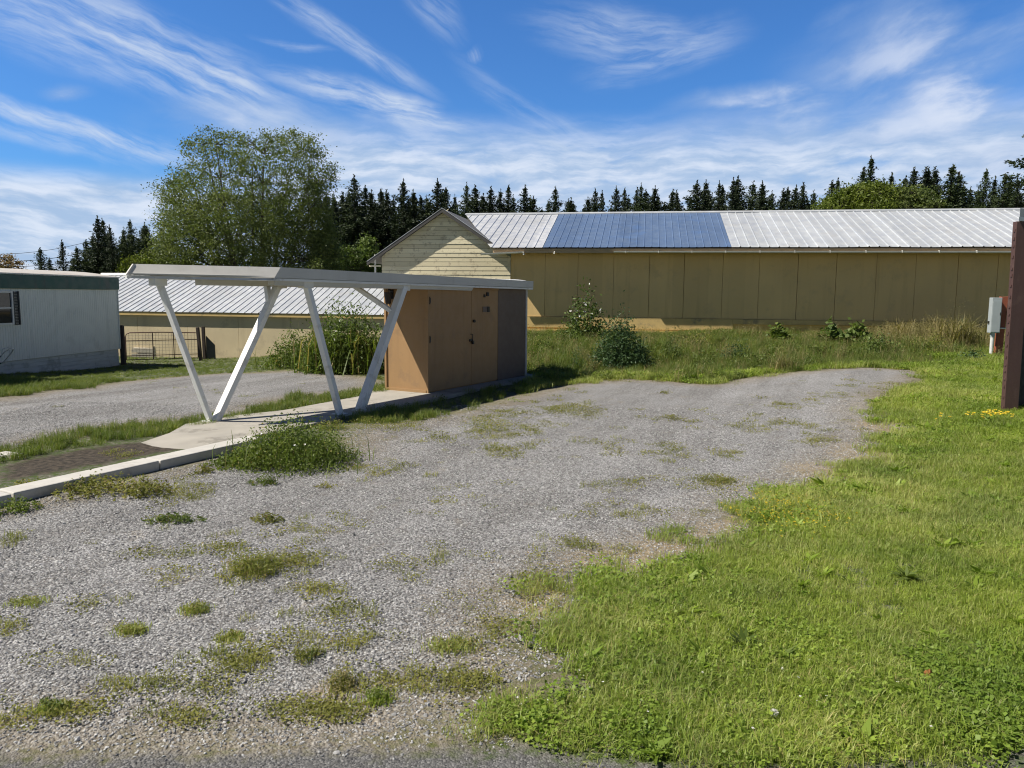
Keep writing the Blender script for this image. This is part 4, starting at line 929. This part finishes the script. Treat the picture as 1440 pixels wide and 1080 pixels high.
clump('grass_clump', 432, 935, 46, 34, 'dark low weed clump in the nearest gravel', 'weedflat', .025, 500, 'grass clump', flat=.4, blade=80, dep=.9)
clump('grass_clump', 68, 1005, 60, 22, 'green grass tuft at the bottom left by the asphalt', 'weed', .025, 300, 'grass clump', flat=.4, blade=300, bmat='lawn', dep=.7)
clump('grass_clump', 40, 855, 76, 20, 'sparse yellow green tuft at the left edge of the gravel', 'weedy', .025, 350, 'grass clump', flat=.4, blade=220, bmat='lawn2', dep=.6)
clump('grass_clump', 635, 920, 92, 30, 'wide low grass tuft left of the lawn corner', 'weedy', .025, 500, 'grass clump', flat=.4, blade=420, bmat='lawn2', dep=.7)
clump('grass_clump', 530, 995, 60, 30, 'grass tuft near the asphalt left of the lawn corner', 'weed', .025, 400, 'grass clump', flat=.4, blade=260, bmat='lawn', dep=.8)
clump('grass_clump', 480, 975, 56, 40, 'reddish dry weed patch beside the grass tuft near the asphalt', 'drygrass', .025, 420, 'grass clump', flat=.4, blade=140, bmat='weedy', dep=.9)
clump('grass_clump', 690, 606, 110, 15, 'long flat yellowish weed patch in the gravel below the shed', 'weedy', .04, 1500, 'grass clump', flat=.5, blade=200, bmat='weedy', dep=1.5)
clump('grass_clump', 815, 584, 80, 12, 'flat green brown weed patch right of the shed end', 'weedflat', .04, 1300, 'grass clump', flat=.5, blade=150, bmat='weedy', dep=1.8)
clump('grass_clump', 700, 632, 60, 8, 'small flat weed patch below the long yellowish one', 'weedy', .035, 500, 'grass clump', flat=.5, blade=80, bmat='weedy', dep=1.2)
clump('grass_clump', 940, 555, 26, 6, 'small flat green tuft in the far gravel', 'weedflat', .04, 200, 'grass clump', flat=.5, dep=1.5)
clump('grass_clump', 945, 592, 34, 9, 'small tuft in the gravel below the far green tuft', 'weedflat', .04, 260, 'grass clump', flat=.5, dep=1.3)
clump('grass_clump', 1010, 682, 66, 14, 'flat weed patch in the gravel near the lawn bulge', 'weedflat', .035, 700, 'grass clump', flat=.5, blade=80, bmat='weedy', dep=1.2)
clump('grass_clump', 945, 632, 66, 10, 'thin flat weed streak in the middle right gravel', 'weedflat', .035, 450, 'grass clump', flat=.5, dep=1.2)
clump('grass_clump', 1110, 598, 60, 10, 'flat weeds in the gravel near the upper lawn', 'weedflat', .035, 500, 'grass clump', flat=.5, dep=1.3)
clump('leafy_weed', 992, 527, 44, 26, 'round dark weed clump at the far gravel edge', 'leafdark', .07, 700)
clump('grass_clump', 1005, 541, 64, 10, 'low bright grass tuft in front of the round dark clump', 'weed', .05, 500, 'grass clump', blade=160, bmat='lawn', dep=1.2)
clump('broadleaf_plant', 1166, 487, 42, 34, 'tall broad leaved green plant against the barn wall', 'leafdark', .22, 240, 'plant', aspect=.6)
clump('broadleaf_plant', 1203, 490, 56, 38, 'wide dark broad leaved plant right of the tall one', 'leafdark', .20, 520, 'plant', aspect=.6)
clump('broadleaf_plant', 1092, 482, 44, 26, 'pale leaved plant below the barn wall seam', 'weed', .18, 200, 'plant', aspect=.6)
clump('seed_grass', 1345, 492, 66, 66, 'tall feathery seed grass against the barn near the meter post', 'drygrass', .06, 700, 'grass clump', aspect=.2, blade=240, bmat='drygrass', loose=.35)
clump('seed_grass', 1268, 480, 60, 42, 'shorter feathery seed grass left of the tall feathery one', 'drygrass', .05, 420, 'grass clump', aspect=.2, blade=200, bmat='drygrass', loose=.35)
clump('rough_weed', 768, 500, 60, 30, 'leafy green weed clump just right of the shed end', 'weed', .07, 900, 'weed clump', aspect=.35, blade=120)
clump('rough_weed', 800, 484, 50, 30, 'green weed clump below the lit barn wall corner', 'leafdark', .08, 700, 'weed clump', aspect=.4, blade=60)
clump('rough_weed', 940, 512, 54, 34, 'loose green weed right of the spiky feathery plant', 'leafdark', .07, 900, 'weed clump', aspect=.3, blade=80)
clump('rough_weed', 1035, 508, 60, 26, 'dark green weed clump on the mid bank', 'broom', .08, 800, 'weed clump', aspect=.35, blade=60)
clump('rough_weed', 1100, 522, 40, 36, 'brown upright dry stalks at the far gravel edge', 'drygrass', .05, 360, 'weed clump', aspect=.2, blade=120, bmat='drygrass')
clump('rough_weed', 1085, 503, 44, 22, 'pale green weed on the bank behind the brown stalks', 'weed', .07, 500, 'weed clump', aspect=.4, blade=70)
clump('rough_weed', 1240, 500, 70, 30, 'wide green weed clump below the broad leaved plants', 'leafdark', .08, 1100, 'weed clump', aspect=.4, blade=90)
clump('rough_weed', 1310, 500, 80, 36, 'brownish green weed clump left of the meter post', 'weedy', .07, 1000, 'weed clump', aspect=.3, blade=160)
clump('rough_weed', 1150, 503, 50, 22, 'low leafy weed under the tall broad leaved plant', 'weed', .08, 600, 'weed clump', aspect=.45, blade=60)
clump('rough_weed', 985, 490, 60, 24, 'yellow green weed clump on the bank by the skirting', 'weedy', .07, 700, 'weed clump', aspect=.35, blade=120)
clump('rough_weed', 870, 488, 44, 30, 'green weed tuft between the blossom shrub and the dark shrub', 'weed', .08, 500, 'weed clump', aspect=.35, blade=60)
clump('silver_weed', 1365, 512, 54, 16, 'greyish low weed mat beside the meter post footing', 'broom', .07, 420, flat=.4)
for u, v, s, lab in ((1045, 912, 70, 'broad leaved rosette weed at mid lawn'), (1100, 930, 60, 'rosette weed just right of the mid lawn rosette'), (1275, 818, 64, 'toothed rosette weed at the right lawn'), (1190, 1040, 46, 'spiky thistle rosette near the bottom lawn edge'), (1365, 1035, 60, 'thistle rosette at the bottom right lawn')):
    p = G(u, v); r = empty('rosette_weed', p); tag(r, lab, 'weed'); k = p.y/F
    v_, f_ = join([dock_parts(34, s*k*.42, .2), dock_parts(24, s*k*.3, .26)])[:2]; np_mesh('leaves', v_, f_, [M['weed']], parent=r)
p = G(1306, 960); o = MB().prism([(-.028, 0, .03), (0, -.012, .035), (.03, .01, .028), (.0, .02, .03)], [(-.03, .005, .062), (0, -.004, .085), (.02, .012, .06), (-.005, .024, .066)]).build('dry_leaf', M['rust_leaf']); o.location = p; tag(o, 'small orange dry leaf lying in the right lawn', 'leaf')
p = G(1088, 1018); c = rng.normal(size=(160, 3)); c /= np.linalg.norm(c, axis=1)[:, None]
v_, f_ = leaves(c*.016+np.array([0, 0, .06]), .013, .3, 0, c); r = empty('dandelion_clock', p); tag(r, 'white fluffy dandelion seed head in the near lawn', 'flower')
np_mesh('seed_head', v_, f_, [M['petal_w']], parent=r); MB().tube([(0, 0, 0), (.003, 0, .05)], .002, 5).build('stem', M['stem'], r)
o = blob(91, M['curb']); C.objects.link(o); o.name = 'pale_rock'; p = G(8, 642); o.location = p; o.scale = (.26, .2, .14); tag(o, 'pale rock at the left edge beyond the kerb', 'rock')
# ================================================================ conifers
def conifer(seed, H, R, dens, mat):
    r = np.random.default_rng(seed); cs = []; ax = []; sz = []; t = MB()
    t.tube([(0, 0, -.5), (r.normal(0, .05), 0, H*.5), (0, 0, H*1.01)], H*.014, 6, .02)
    z = H*.06; bi = 0
    while z < H*.985:
        f = z/H; rad = R*1.22*(1-f)**.84*(.45+.75*r.random())+.04; nb = r.integers(7, 11)
        for k in range(nb):
            a = r.uniform(0, 6.283); Lb = rad*r.uniform(.55, 1.15)
            if r.random() < .07: Lb *= 1.25
            if r.random() > dens: continue
            dr = r.uniform(-.30, .05)+.35*f; n = max(2, int(Lb/.21))
            s_ = (np.arange(n)+.6)/n; q = np.stack([np.cos(a)*Lb*s_, np.sin(a)*Lb*s_, z+Lb*(dr*s_+.22*s_**2)], 1)
            for j in range(n):
                for e in range(7):
                    o = r.normal(0, (.11+.12*(1-s_[j]))*(1.05-.75*f), 3); o[2] -= abs(r.normal(0, .06)); cs.append(q[j]+o)
                    b_ = a+r.normal(0, .8); ax.append((np.cos(b_), np.sin(b_), r.normal(-.15, .3))); sz.append(.33*(.7+.6*r.random())*(1-.62*f))
        z += (H*.013*(.8+.5*r.random())+.05)*(1 if f < .8 else .75)
    for k in range(14): cs.append((r.normal(0, .05), r.normal(0, .05), H*(.93+.085*k/14))); ax.append((r.normal(0, .5), r.normal(0, .5), 1)); sz.append(.22)
    v, f = leaves(np.array(cs), np.array(sz), .5, 0, np.array(ax))
    return t, v, f
variants = []
for i, (H, R, dn, mt) in enumerate(((13, 3.3, .97, 'needle'), (13, 2.9, .95, 'needle'), (13, 3.8, .97, 'needle2'), (13, 2.7, .92, 'needle'), (13, 3.5, .86, 'needle2'), (13, 3.0, .8, 'needle'))):
    t, v, f = conifer(50+i, H, R, dn, mt); variants.append((t, v, f, mt))
protos = {}
def tree_at(u, vt, D, var, wide=1.0):
    tp = PD(u, vt-3, D); zb_ = float(hgt(tp.x, D)); s = (tp.z-zb_)/13.0
    if var not in protos:
        t, v, f, mt = variants[var]; r = empty('conifer', (0, 0, 0)); t.build('trunk', M['bark2'], r); np_mesh('crown', v, f, [M[mt]], parent=r); protos[var] = r
    else: r = copy_tree(protos[var])
    r.location = (tp.x, D, zb_); r.scale = (s*wide, s*wide, s); r.rotation_euler = (random.gauss(0, .025), random.gauss(0, .025), random.uniform(0, 6.28)); return r
PEAKS = [(55, 352, 46, 4), (85, 341, 45, 5), (108, 350, 47, 4), (134, 308, 47, 5), (151, 311, 50, 4), (161, 321, 46, 5), (174, 324, 48, 2), (190, 313, 50, 4),
 (464, 279, 74, 1), (472, 283, 78, 3), (485, 275, 80, 1), (498, 251, 72, 0), (508, 266, 78, 3), (523, 271, 74, 1), (539, 271, 80, 3), (549, 272, 76, 1), (565, 256, 72, 0), (577, 280, 80, 1), (588, 271, 74, 1), (601, 279, 79, 3),
 (617, 256, 73, 0), (629, 268, 77, 3), (641, 277, 80, 1), (654, 261, 72, 2), (668, 265, 77, 0), (681, 275, 80, 1), (691, 265, 73, 0), (702, 271, 79, 1), (714, 264, 74, 3), (725, 279, 80, 2), (738, 265, 72, 5), (752, 280, 76, 1), (769, 287, 80, 2), (783, 265, 71, 0), (797, 282, 74, 5), (812, 288, 80, 2),
 (825, 280, 74, 1), (837, 268, 71, 0), (852, 272, 76, 5), (868, 266, 72, 0), (877, 268, 78, 3), (891, 268, 74, 1), (901, 262, 71, 2), (912, 271, 78, 0), (922, 265, 72, 1), (931, 277, 79, 5), (941, 269, 74, 0), (958, 271, 72, 1), (968, 280, 79, 2), (981, 258, 70, 0), (991, 257, 76, 1), (1001, 268, 79, 2), (1012, 259, 72, 0), (1020, 265, 78, 3), (1029, 265, 74, 1), (1038, 254, 70, 5), (1044, 251, 75, 0), (1053, 260, 79, 2), (1067, 260, 71, 0), (1076, 265, 77, 3), (1087, 273, 80, 2), (1096, 269, 72, 1), (1104, 268, 78, 5), (1115, 265, 74, 0), (1132, 261, 71, 1), (1147, 272, 78, 2), (1160, 259, 72, 5), (1176, 255, 76, 4), (1193, 262, 80, 2),
 (1207, 241, 68, 5), (1230, 225, 62, 4), (1257, 246, 64, 5), (1276, 252, 70, 4), (1283, 240, 62, 5), (1300, 240, 64, 1), (1310, 241, 70, 0), (1321, 238, 64, 1), (1338, 235, 58, 4), (1348, 246, 66, 5), (1362, 262, 70, 2), (1380, 241, 56, 4), (1393, 253, 64, 5), (1410, 250, 58, 4), (1425, 254, 64, 2), (1438, 251, 58, 5)]
back = [(u, (281 if u < 640 else 291)+7*math.sin(u*.3)+5*math.sin(u*1.7), 86, (0, 2)[int(u) % 2]) for u in np.arange(455, 1200, 14.0)]
back += [(u, 268+6*math.sin(u), 78, 2) for u in np.arange(1205, 1440, 19.0)]
back += [(u, 362+5*math.sin(u), 56, 2) for u in (70, 97)]+[(u, v, 54, 2) for u, v in ((122, 341), (131, 333), (143, 328), (156, 334), (168, 336), (182, 330), (194, 322), (203, 318), (212, 322))]
segs = [(0, 210, 'left of large leafy tree'), (210, 560, 'between leafy tree and gable'), (560, 655, 'behind gable peak'), (655, 770, 'above grey roof section'), (770, 1008, 'above blue roof section'), (1008, 1150, 'above white roof before rounded trees'), (1150, 1330, 'around pale rounded trees'), (1330, 1460, 'at right end above white roof')]
ordn = ['first', 'second', 'third', 'fourth', 'fifth', 'sixth', 'seventh', 'eighth', 'ninth', 'tenth', 'eleventh', 'twelfth', 'thirteenth', 'fourteenth', 'fifteenth', 'sixteenth', 'seventeenth', 'eighteenth', 'nineteenth', 'twentieth']
def ordi(i): return ordn[i] if i < 20 else 'twenty '+ordn[i-20]
for a, c, where in segs:
    for rowset, word in ((PEAKS, 'front row'), (back, 'back row')):
        T_ = sorted([t for t in rowset if a <= t[0] < c])
        med = sorted(t[1] for t in T_)[len(T_)//2] if T_ else 0
        for i, (u, vt, D, var) in enumerate(T_):
            r = tree_at(u, vt, D, var, 1.25 if word == 'back row' else random.choice((.85, 1.0, 1.1, 1.25, 1.4)))
            adj = ('tall' if vt < med else 'shorter') if word == 'front row' else 'low'
            nm_ = {4: 'ragged', 5: 'thin open', 2: 'bushy', 0: 'dense', 1: 'narrow', 3: 'slim'}[var]
            tag(r, '%s %s conifer, %s from left, %s, %s' % (adj, nm_, ordi(i), word, where), 'conifer', 'conifers of the treeline')
# conifer whose branch tips enter at the right edge
r = copy_tree(protos[4]); q = PD(1482, 140, 62); zb_ = float(hgt(q.x, 62)); s = (q.z-zb_)/13
r.location = (q.x, 62, zb_); r.scale = (s, s, s); tag(r, 'tall conifer at the right picture edge with only branch tips showing', 'conifer', 'conifers of the treeline')
# ================================================================ broad-leaved trees
def leaf_tree(name, label, outline, D, depth, mat, leaf, dens, sparse_above=None, stems=5, group=None, seed=1, cl=.55, vbase=None):
    r_ = np.random.default_rng(seed); pts = [PD(u, v, D) for u, v in outline]; cx = sum(p.x for p in pts)/len(pts)
    zb_ = float(hgt(cx, D)); root = empty(name, (cx, D, zb_)); tag(root, label, 'tree', group)
    poly = [(p.x-cx, p.z-zb_) for p in pts]; xs = [p[0] for p in poly]; zs_ = [p[1] for p in poly]; hx = (max(xs)-min(xs))/2
    zsp = (PD(outline[0][0], sparse_above, D).z-zb_) if sparse_above else 1e9
    C_ = []; n_try = int(dens*400)
    X_, Z_ = r_.uniform(min(xs), max(xs), n_try), r_.uniform(max(.8, min(zs_)), max(zs_), n_try)
    s_ = sd(X_, Z_, poly); ok = s_ > .12; X_, Z_, s_ = X_[ok], Z_[ok], s_[ok]
    Y_ = r_.uniform(-1, 1, len(X_))*depth*np.sqrt(np.clip(s_/(hx*.75), .03, 1))
    top = np.clip((Z_-zsp)/(max(zs_)-zsp+1e-6), 0, 1)
    keep = (r_.random(len(X_)) > np.clip(top*.9, 0, .35)) & (lump(X_, Z_+.6*Y_, 6.0/max(hx, 2), seed) > -1.0+.25*r_.normal(size=len(X_))); X_, Y_, Z_, s_, top = X_[keep], Y_[keep], Z_[keep], s_[keep], top[keep]
    cen = np.stack([X_, Y_, Z_], 1); V = []
    allc = []
    for c, tp in zip(cen, top):
        n = int((58-24*min(1, tp*1.6))*r_.uniform(.3, 1.6)); R_ = cl*(1-.25*tp)*r_.uniform(.5, 1.4)
        g = r_.normal(size=(n, 3))*np.array([.55, .55, .38])*R_; allc.append(c+g)
    allc = np.concatenate(allc); v, f = leaves(allc, leaf, .55, .15)
    np_mesh('crown', v, f, [M[mat]], parent=root)
    b = MB(); st = []
    for k in range(stems):
        x0 = (k/(max(1, stems-1))-.5)*hx*.35+r_.normal(0, .1); hz_ = max(zs_)*r_.uniform(.86, .97); xt = (k/(max(1, stems-1))-.5)*hx*1.45+r_.normal(0, .3)
        yt = r_.uniform(-.5, .5)*depth
        path = [Vector((x0+(xt-x0)*t**1.3+r_.normal(0, .08), yt*t, -.3+(hz_*(1-.5*(xt/hx)**2)+.3)*t)) for t in np.linspace(0, 1, 7)]
        st.append(path); b.tube(path, max(zs_)*.013, 6, .02)
    sel = r_.choice(len(cen), min(len(cen), 330), replace=False)
    for i in sel:
        c = Vector(cen[i]); best = min((p for s in st for p in s), key=lambda p: (p-c).length+(3 if p.z > c.z-.2 else 0))
        mid = best.lerp(c, .5)+Vector((r_.normal(0, .12), r_.normal(0, .12), .05)); b.tube([best, mid, c], .035, 4, .012)
    b.build('trunk', M['bark'], root)
    return root
leaf_tree('leafy_tree', 'large loose crowned leafy tree with many upright stems behind the low barn', [(205, 420), (208, 375), (222, 335), (232, 300), (226, 275), (240, 245), (262, 225), (262, 198), (285, 184), (310, 178), (335, 180), (352, 190), (372, 182), (405, 184), (425, 179), (442, 187), (450, 205), (470, 232), (474, 262), (462, 285), (468, 320), (478, 350), (480, 420)], 52, 5.0, 'leaf', .135, 11.5, sparse_above=300, stems=9, seed=3, cl=.62)
leaf_tree('leafy_bush', 'light green rounded bush at the left foot of the large leafy tree', [(166, 420), (170, 372), (185, 358), (200, 357), (215, 372), (220, 420)], 47, 1.6, 'leaf2', .16, 1.6, stems=4, seed=4, cl=.4)
leaf_tree('leafy_bush', 'mid green bush below the conifers left of the gable', [(468, 420), (470, 362), (482, 347), (500, 346), (512, 356), (518, 420)], 58, 2, 'leafdark', .2, 1.8, stems=4, seed=5, cl=.5)
leaf_tree('leafy_bush', 'small yellowish green bush right of the large leafy tree', [(432, 420), (436, 374), (448, 362), (462, 366), (468, 420)], 50, 1.6, 'leaf', .17, 1.3, stems=3, seed=6, cl=.4)
leaf_tree('leafy_bush', 'greener young tree right beside the gable eave', [(500, 420), (508, 345), (516, 330), (526, 338), (536, 362), (540, 420)], 60, 2, 'leafdark', .2, 1.6, stems=3, seed=9, cl=.5)
leaf_tree('rounded_tree', 'pale green rounded tree above the white barn roof', [(1135, 330), (1148, 289), (1170, 272), (1195, 262), (1222, 257), (1245, 258), (1252, 290), (1255, 330)], 58, 4, 'leaf2', .2, 4.2, stems=5, seed=7, cl=.6)
leaf_tree('rounded_tree', 'darker green rounded tree right of the pale rounded one', [(1240, 330), (1243, 275), (1255, 262), (1275, 263), (1298, 268), (1312, 280), (1330, 330)], 60, 4, 'leaf', .2, 3.4, stems=5, seed=8, cl=.6)
M['leafbrown'] = leafmat('tan_twigs', (.20, .13, .07), (.36, .25, .14), .3, .6, big=.1)
leaf_tree('budding_tree', 'pale tan budding tree at the far left horizon', [(-30, 420), (-22, 375), (-8, 358), (8, 355), (22, 364), (32, 380), (36, 420)], 60, 2, 'leafbrown', .13, 1.4, stems=5, seed=10, cl=.4)
pw = MB()
for a_, b_, r_ in (((-40, 366), (130, 352), .03), ((-40, 372), (130, 362), .03), ((-40, 357), (130, 338), .022)):
    p_, q_ = PD(*a_, 72), PD(*b_, 84); pw = MB().tube([p_.lerp(q_, t)+Vector((0, 0, -.5*4*t*(1-t))) for t in np.linspace(0, 1, 9)], r_, 5)
    o = pw.build('power_line', M['metal_dark']); tag(o, 'thin overhead power line in the sky left of the conifers', 'power line', 'power lines at far left')
# ================================================================ sun, sky, clouds, camera
LD = Vector((.785, .20, -1)).normalized()
sun = bpy.data.lights.new('sun', 'SUN'); sun.energy = 5.0; sun.angle = math.radians(.53); sun.color = (1, .94, .84)
so_ = bpy.data.objects.new('sun', sun); C.objects.link(so_); so_.rotation_euler = LD.to_track_quat('-Z', 'Y').to_euler()
W = bpy.data.worlds.new('World'); S.world = W; W.use_nodes = True; nt = W.node_tree; nt.nodes.clear()
out = N(nt, 'ShaderNodeOutputWorld'); bg = N(nt, 'ShaderNodeBackground'); nt.links.new(bg.outputs[0], out.inputs[0])
sky = N(nt, 'ShaderNodeTexSky', sky_type='NISHITA'); sky.sun_disc = False
sky.sun_elevation = math.asin(-LD.z); sky.sun_rotation = math.atan2(-LD.x, -LD.y)
sky.air_density = 1.0; sky.dust_density = .6; sky.ozone_density = 3.0
tc = N(nt, 'ShaderNodeTexCoord').outputs['Generated']; sep = N(nt, 'ShaderNodeSeparateXYZ'); nt.links.new(tc, sep.inputs[0])
az = math_(nt, 'ARCTAN2', sep.outputs[0], sep.outputs[1]); el = math_(nt, 'ARCSINE', sep.outputs[2])
cmb = N(nt, 'ShaderNodeCombineXYZ'); nt.links.new(az, cmb.inputs[0]); nt.links.new(el, cmb.inputs[1]); ae = cmb.outputs[0]
def warp(vec, scale, amt, sc=None):
    n = N(nt, 'ShaderNodeTexNoise'); n.inputs['Scale'].default_value = scale; n.inputs['Detail'].default_value = 5; nt.links.new(vec, n.inputs[0])
    v = N(nt, 'ShaderNodeVectorMath', operation='SUBTRACT'); nt.links.new(n.outputs['Color'], v.inputs[0]); v.inputs[1].default_value = (.5, .5, .5)
    k = N(nt, 'ShaderNodeVectorMath', operation='SCALE'); nt.links.new(v.outputs[0], k.inputs[0]); k.inputs['Scale'].default_value = amt
    a = N(nt, 'ShaderNodeVectorMath', operation='ADD'); nt.links.new(vec, a.inputs[0]); nt.links.new(k.outputs[0], a.inputs[1]); return a.outputs[0]
aw = warp(ae, 6, .05); aw = warp(aw, 22, .012); aw2 = warp(ae, 5, .045); aw2 = warp(aw2, 18, .014)
def azel(u, v): q = ray(u, v).normalized(); return math.atan2(q.x, q.y), math.asin(q.z)
def mapped(vec, loc, rot, scl):
    mp = N(nt, 'ShaderNodeMapping', vector_type='TEXTURE'); mp.inputs['Location'].default_value = loc; mp.inputs['Rotation'].default_value = (0, 0, rot); mp.inputs['Scale'].default_value = scl
    nt.links.new(vec, mp.inputs[0]); return mp.outputs[0]
fib = {}
def fibre(an, soft):
    key = (round(an/9)*9, soft)
    if key not in fib:
        fib[key] = mrange(nt, noise(nt, mapped(aw2, (0, 0, 0), -math.radians(key[0]), (1, .38 if soft else .14, 1)), 4.6 if soft else 8, 9, .57 if soft else .62), .32 if soft else .30, .68 if soft else .73)
    return fib[key]
acc = None; accs = None
# u, v, half length, half width, angle (down to the right), strength, fibre angle, soft sheet or fibrous
STREAKS = [(110, 35, 190, 40, 14, .75, 16, 0), (230, 82, 210, 42, 20, .95, 20, 0), (325, 118, 90, 16, 16, 1.0, 18, 0), (475, 48, 150, 15, 29, .75, 29, 0), (535, 152, 165, 20, 12, 1.15, 12, 0), (600, 165, 90, 10, 9, .9, 9, 0), (120, 183, 190, 13, 15, 1.0, 14, 0), (60, 190, 120, 10, 12, .5, 14, 0),
           (205, 118, 110, 13, 14, .55, 14, 0), (760, 165, 120, 16, 27, .38, 27, 0), (690, 110, 70, 10, 28, .2, 27, 0), (870, 48, 130, 30, 8, .6, 8, 0), (930, 72, 110, 26, -12, .62, -12, 0), (900, 92, 70, 10, 0, .5, 0, 0), (610, 18, 50, 20, 40, .45, 35, 0), (100, 125, 28, 9, 0, .7, 0, 1), (667, 75, 10, 12, 60, .5, 60, 0), (415, 66, 50, 5, 4, .5, 4, 0), (790, 205, 90, 12, 12, .6, 12, 0),
           (1320, 60, 200, 85, -24, .75, -18, 1), (1400, 128, 170, 62, -8, 1.05, -9, 1), (1330, 150, 90, 24, -6, .7, -9, 1), (1090, 132, 150, 17, -5, .8, -9, 1), (1050, 182, 200, 36, -14, .85, -9, 1), (1270, 182, 110, 24, -6, .75, -9, 1), (1180, 20, 40, 12, -14, .5, -18, 1), (320, 172, 120, 26, -4, .75, 0, 1), (440, 195, 80, 20, 4, .5, 0, 1), (1420, 235, 140, 30, -6, .8, -9, 1)]
for u, v, hl_, hw_, an, stg, fa_, soft in STREAKS:
    a0, e0 = azel(u, v); k = 1/F
    mm = mapped(aw, (a0, e0, 0), -math.radians(an), (hl_*k*1.2, hw_*k*1.5, 1))
    ln = N(nt, 'ShaderNodeVectorMath', operation='LENGTH'); nt.links.new(mm, ln.inputs[0])
    s = math_(nt, 'MULTIPLY', math_(nt, 'MULTIPLY', mrange(nt, ln.outputs['Value'], 1.05, .1), fibre(fa_, soft)), stg)
    if soft: accs = s if accs is None else math_(nt, 'MAXIMUM', accs, s)
    else: acc = s if acc is None else math_(nt, 'MAXIMUM', acc, s)
# low layered bank near the horizon
hb = mapped(aw, (0, 0, 0), math.radians(3), (1, .30, 1)); bn = noise(nt, hb, 5.5, 9, .58); bn2 = noise(nt, mapped(aw, (0, 0, 0), 0, (1, .2, 1)), 12, 8, .58)
e1 = azel(720, 150)[1]; e2 = azel(720, 235)[1]
band = mrange(nt, el, e1, e2)
leftgap = mrange(nt, az, azel(215, 250)[0], azel(440, 250)[0], 0, 1)
eL = mrange(nt, el, azel(100, 225)[1], azel(100, 270)[1])
bandm = math_(nt, 'ADD', math_(nt, 'MULTIPLY', band, leftgap), math_(nt, 'MULTIPLY', eL, math_(nt, 'SUBTRACT', 1.0, leftgap)), clamp=True)
bank = math_(nt, 'MULTIPLY', bandm, mrange(nt, math_(nt, 'ADD', math_(nt, 'MULTIPLY', bn, .75), math_(nt, 'MULTIPLY', bn2, .25)), .28, .48, .3, .95))
white_hi = mrange(nt, bn2, .36, .68)
skyc = mix(nt, 1.0, sky.outputs[0], (.42, .82, 1.30), 'MULTIPLY')
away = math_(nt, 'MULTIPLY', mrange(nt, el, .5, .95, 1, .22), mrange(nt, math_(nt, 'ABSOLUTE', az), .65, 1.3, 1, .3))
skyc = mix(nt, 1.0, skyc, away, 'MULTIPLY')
CW = 1.0
cirrus = (6.0, 6.8, 8.0); greyc = (3.7, 5.0, 7.0); whitec = (6.6, 7.3, 8.5)
bankc = mix(nt, white_hi, greyc, whitec)
c1 = mix(nt, bank, skyc, bankc)
softc = mix(nt, mrange(nt, accs, .25, .85), (3.3, 4.5, 6.7), (6.6, 7.2, 8.4))
c1 = mix(nt, math_(nt, 'MULTIPLY', accs, 1.0, clamp=True), c1, softc)
c2 = mix(nt, math_(nt, 'MULTIPLY', acc, .9, clamp=True), c1, cirrus)
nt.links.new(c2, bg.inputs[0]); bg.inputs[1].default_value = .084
cd = bpy.data.cameras.new('camera'); cd.sensor_width = 36; cd.lens = 36*F/1440; cd.clip_end = 6000; cd.clip_start = .05
co = bpy.data.objects.new('camera', cd); C.objects.link(co); S.camera = co
mw = Matrix.Identity(4)
for i in range(3): mw[i][0] = RT[i]; mw[i][1] = UP[i]; mw[i][2] = -FW[i]; mw[i][3] = CAM[i]
co.matrix_world = mw
S.view_settings.view_transform = 'Standard'; S.view_settings.look = 'None'; S.view_settings.exposure = .40; S.view_settings.gamma = 1
S.render.engine = 'CYCLES'; S.cycles.use_denoising = True; S.cycles.denoiser = 'OPENIMAGEDENOISE'; S.cycles.max_bounces = 6; S.cycles.transparent_max_bounces = 4
S.cycles.sample_clamp_indirect = 8; S.cycles.filter_width = 1.1
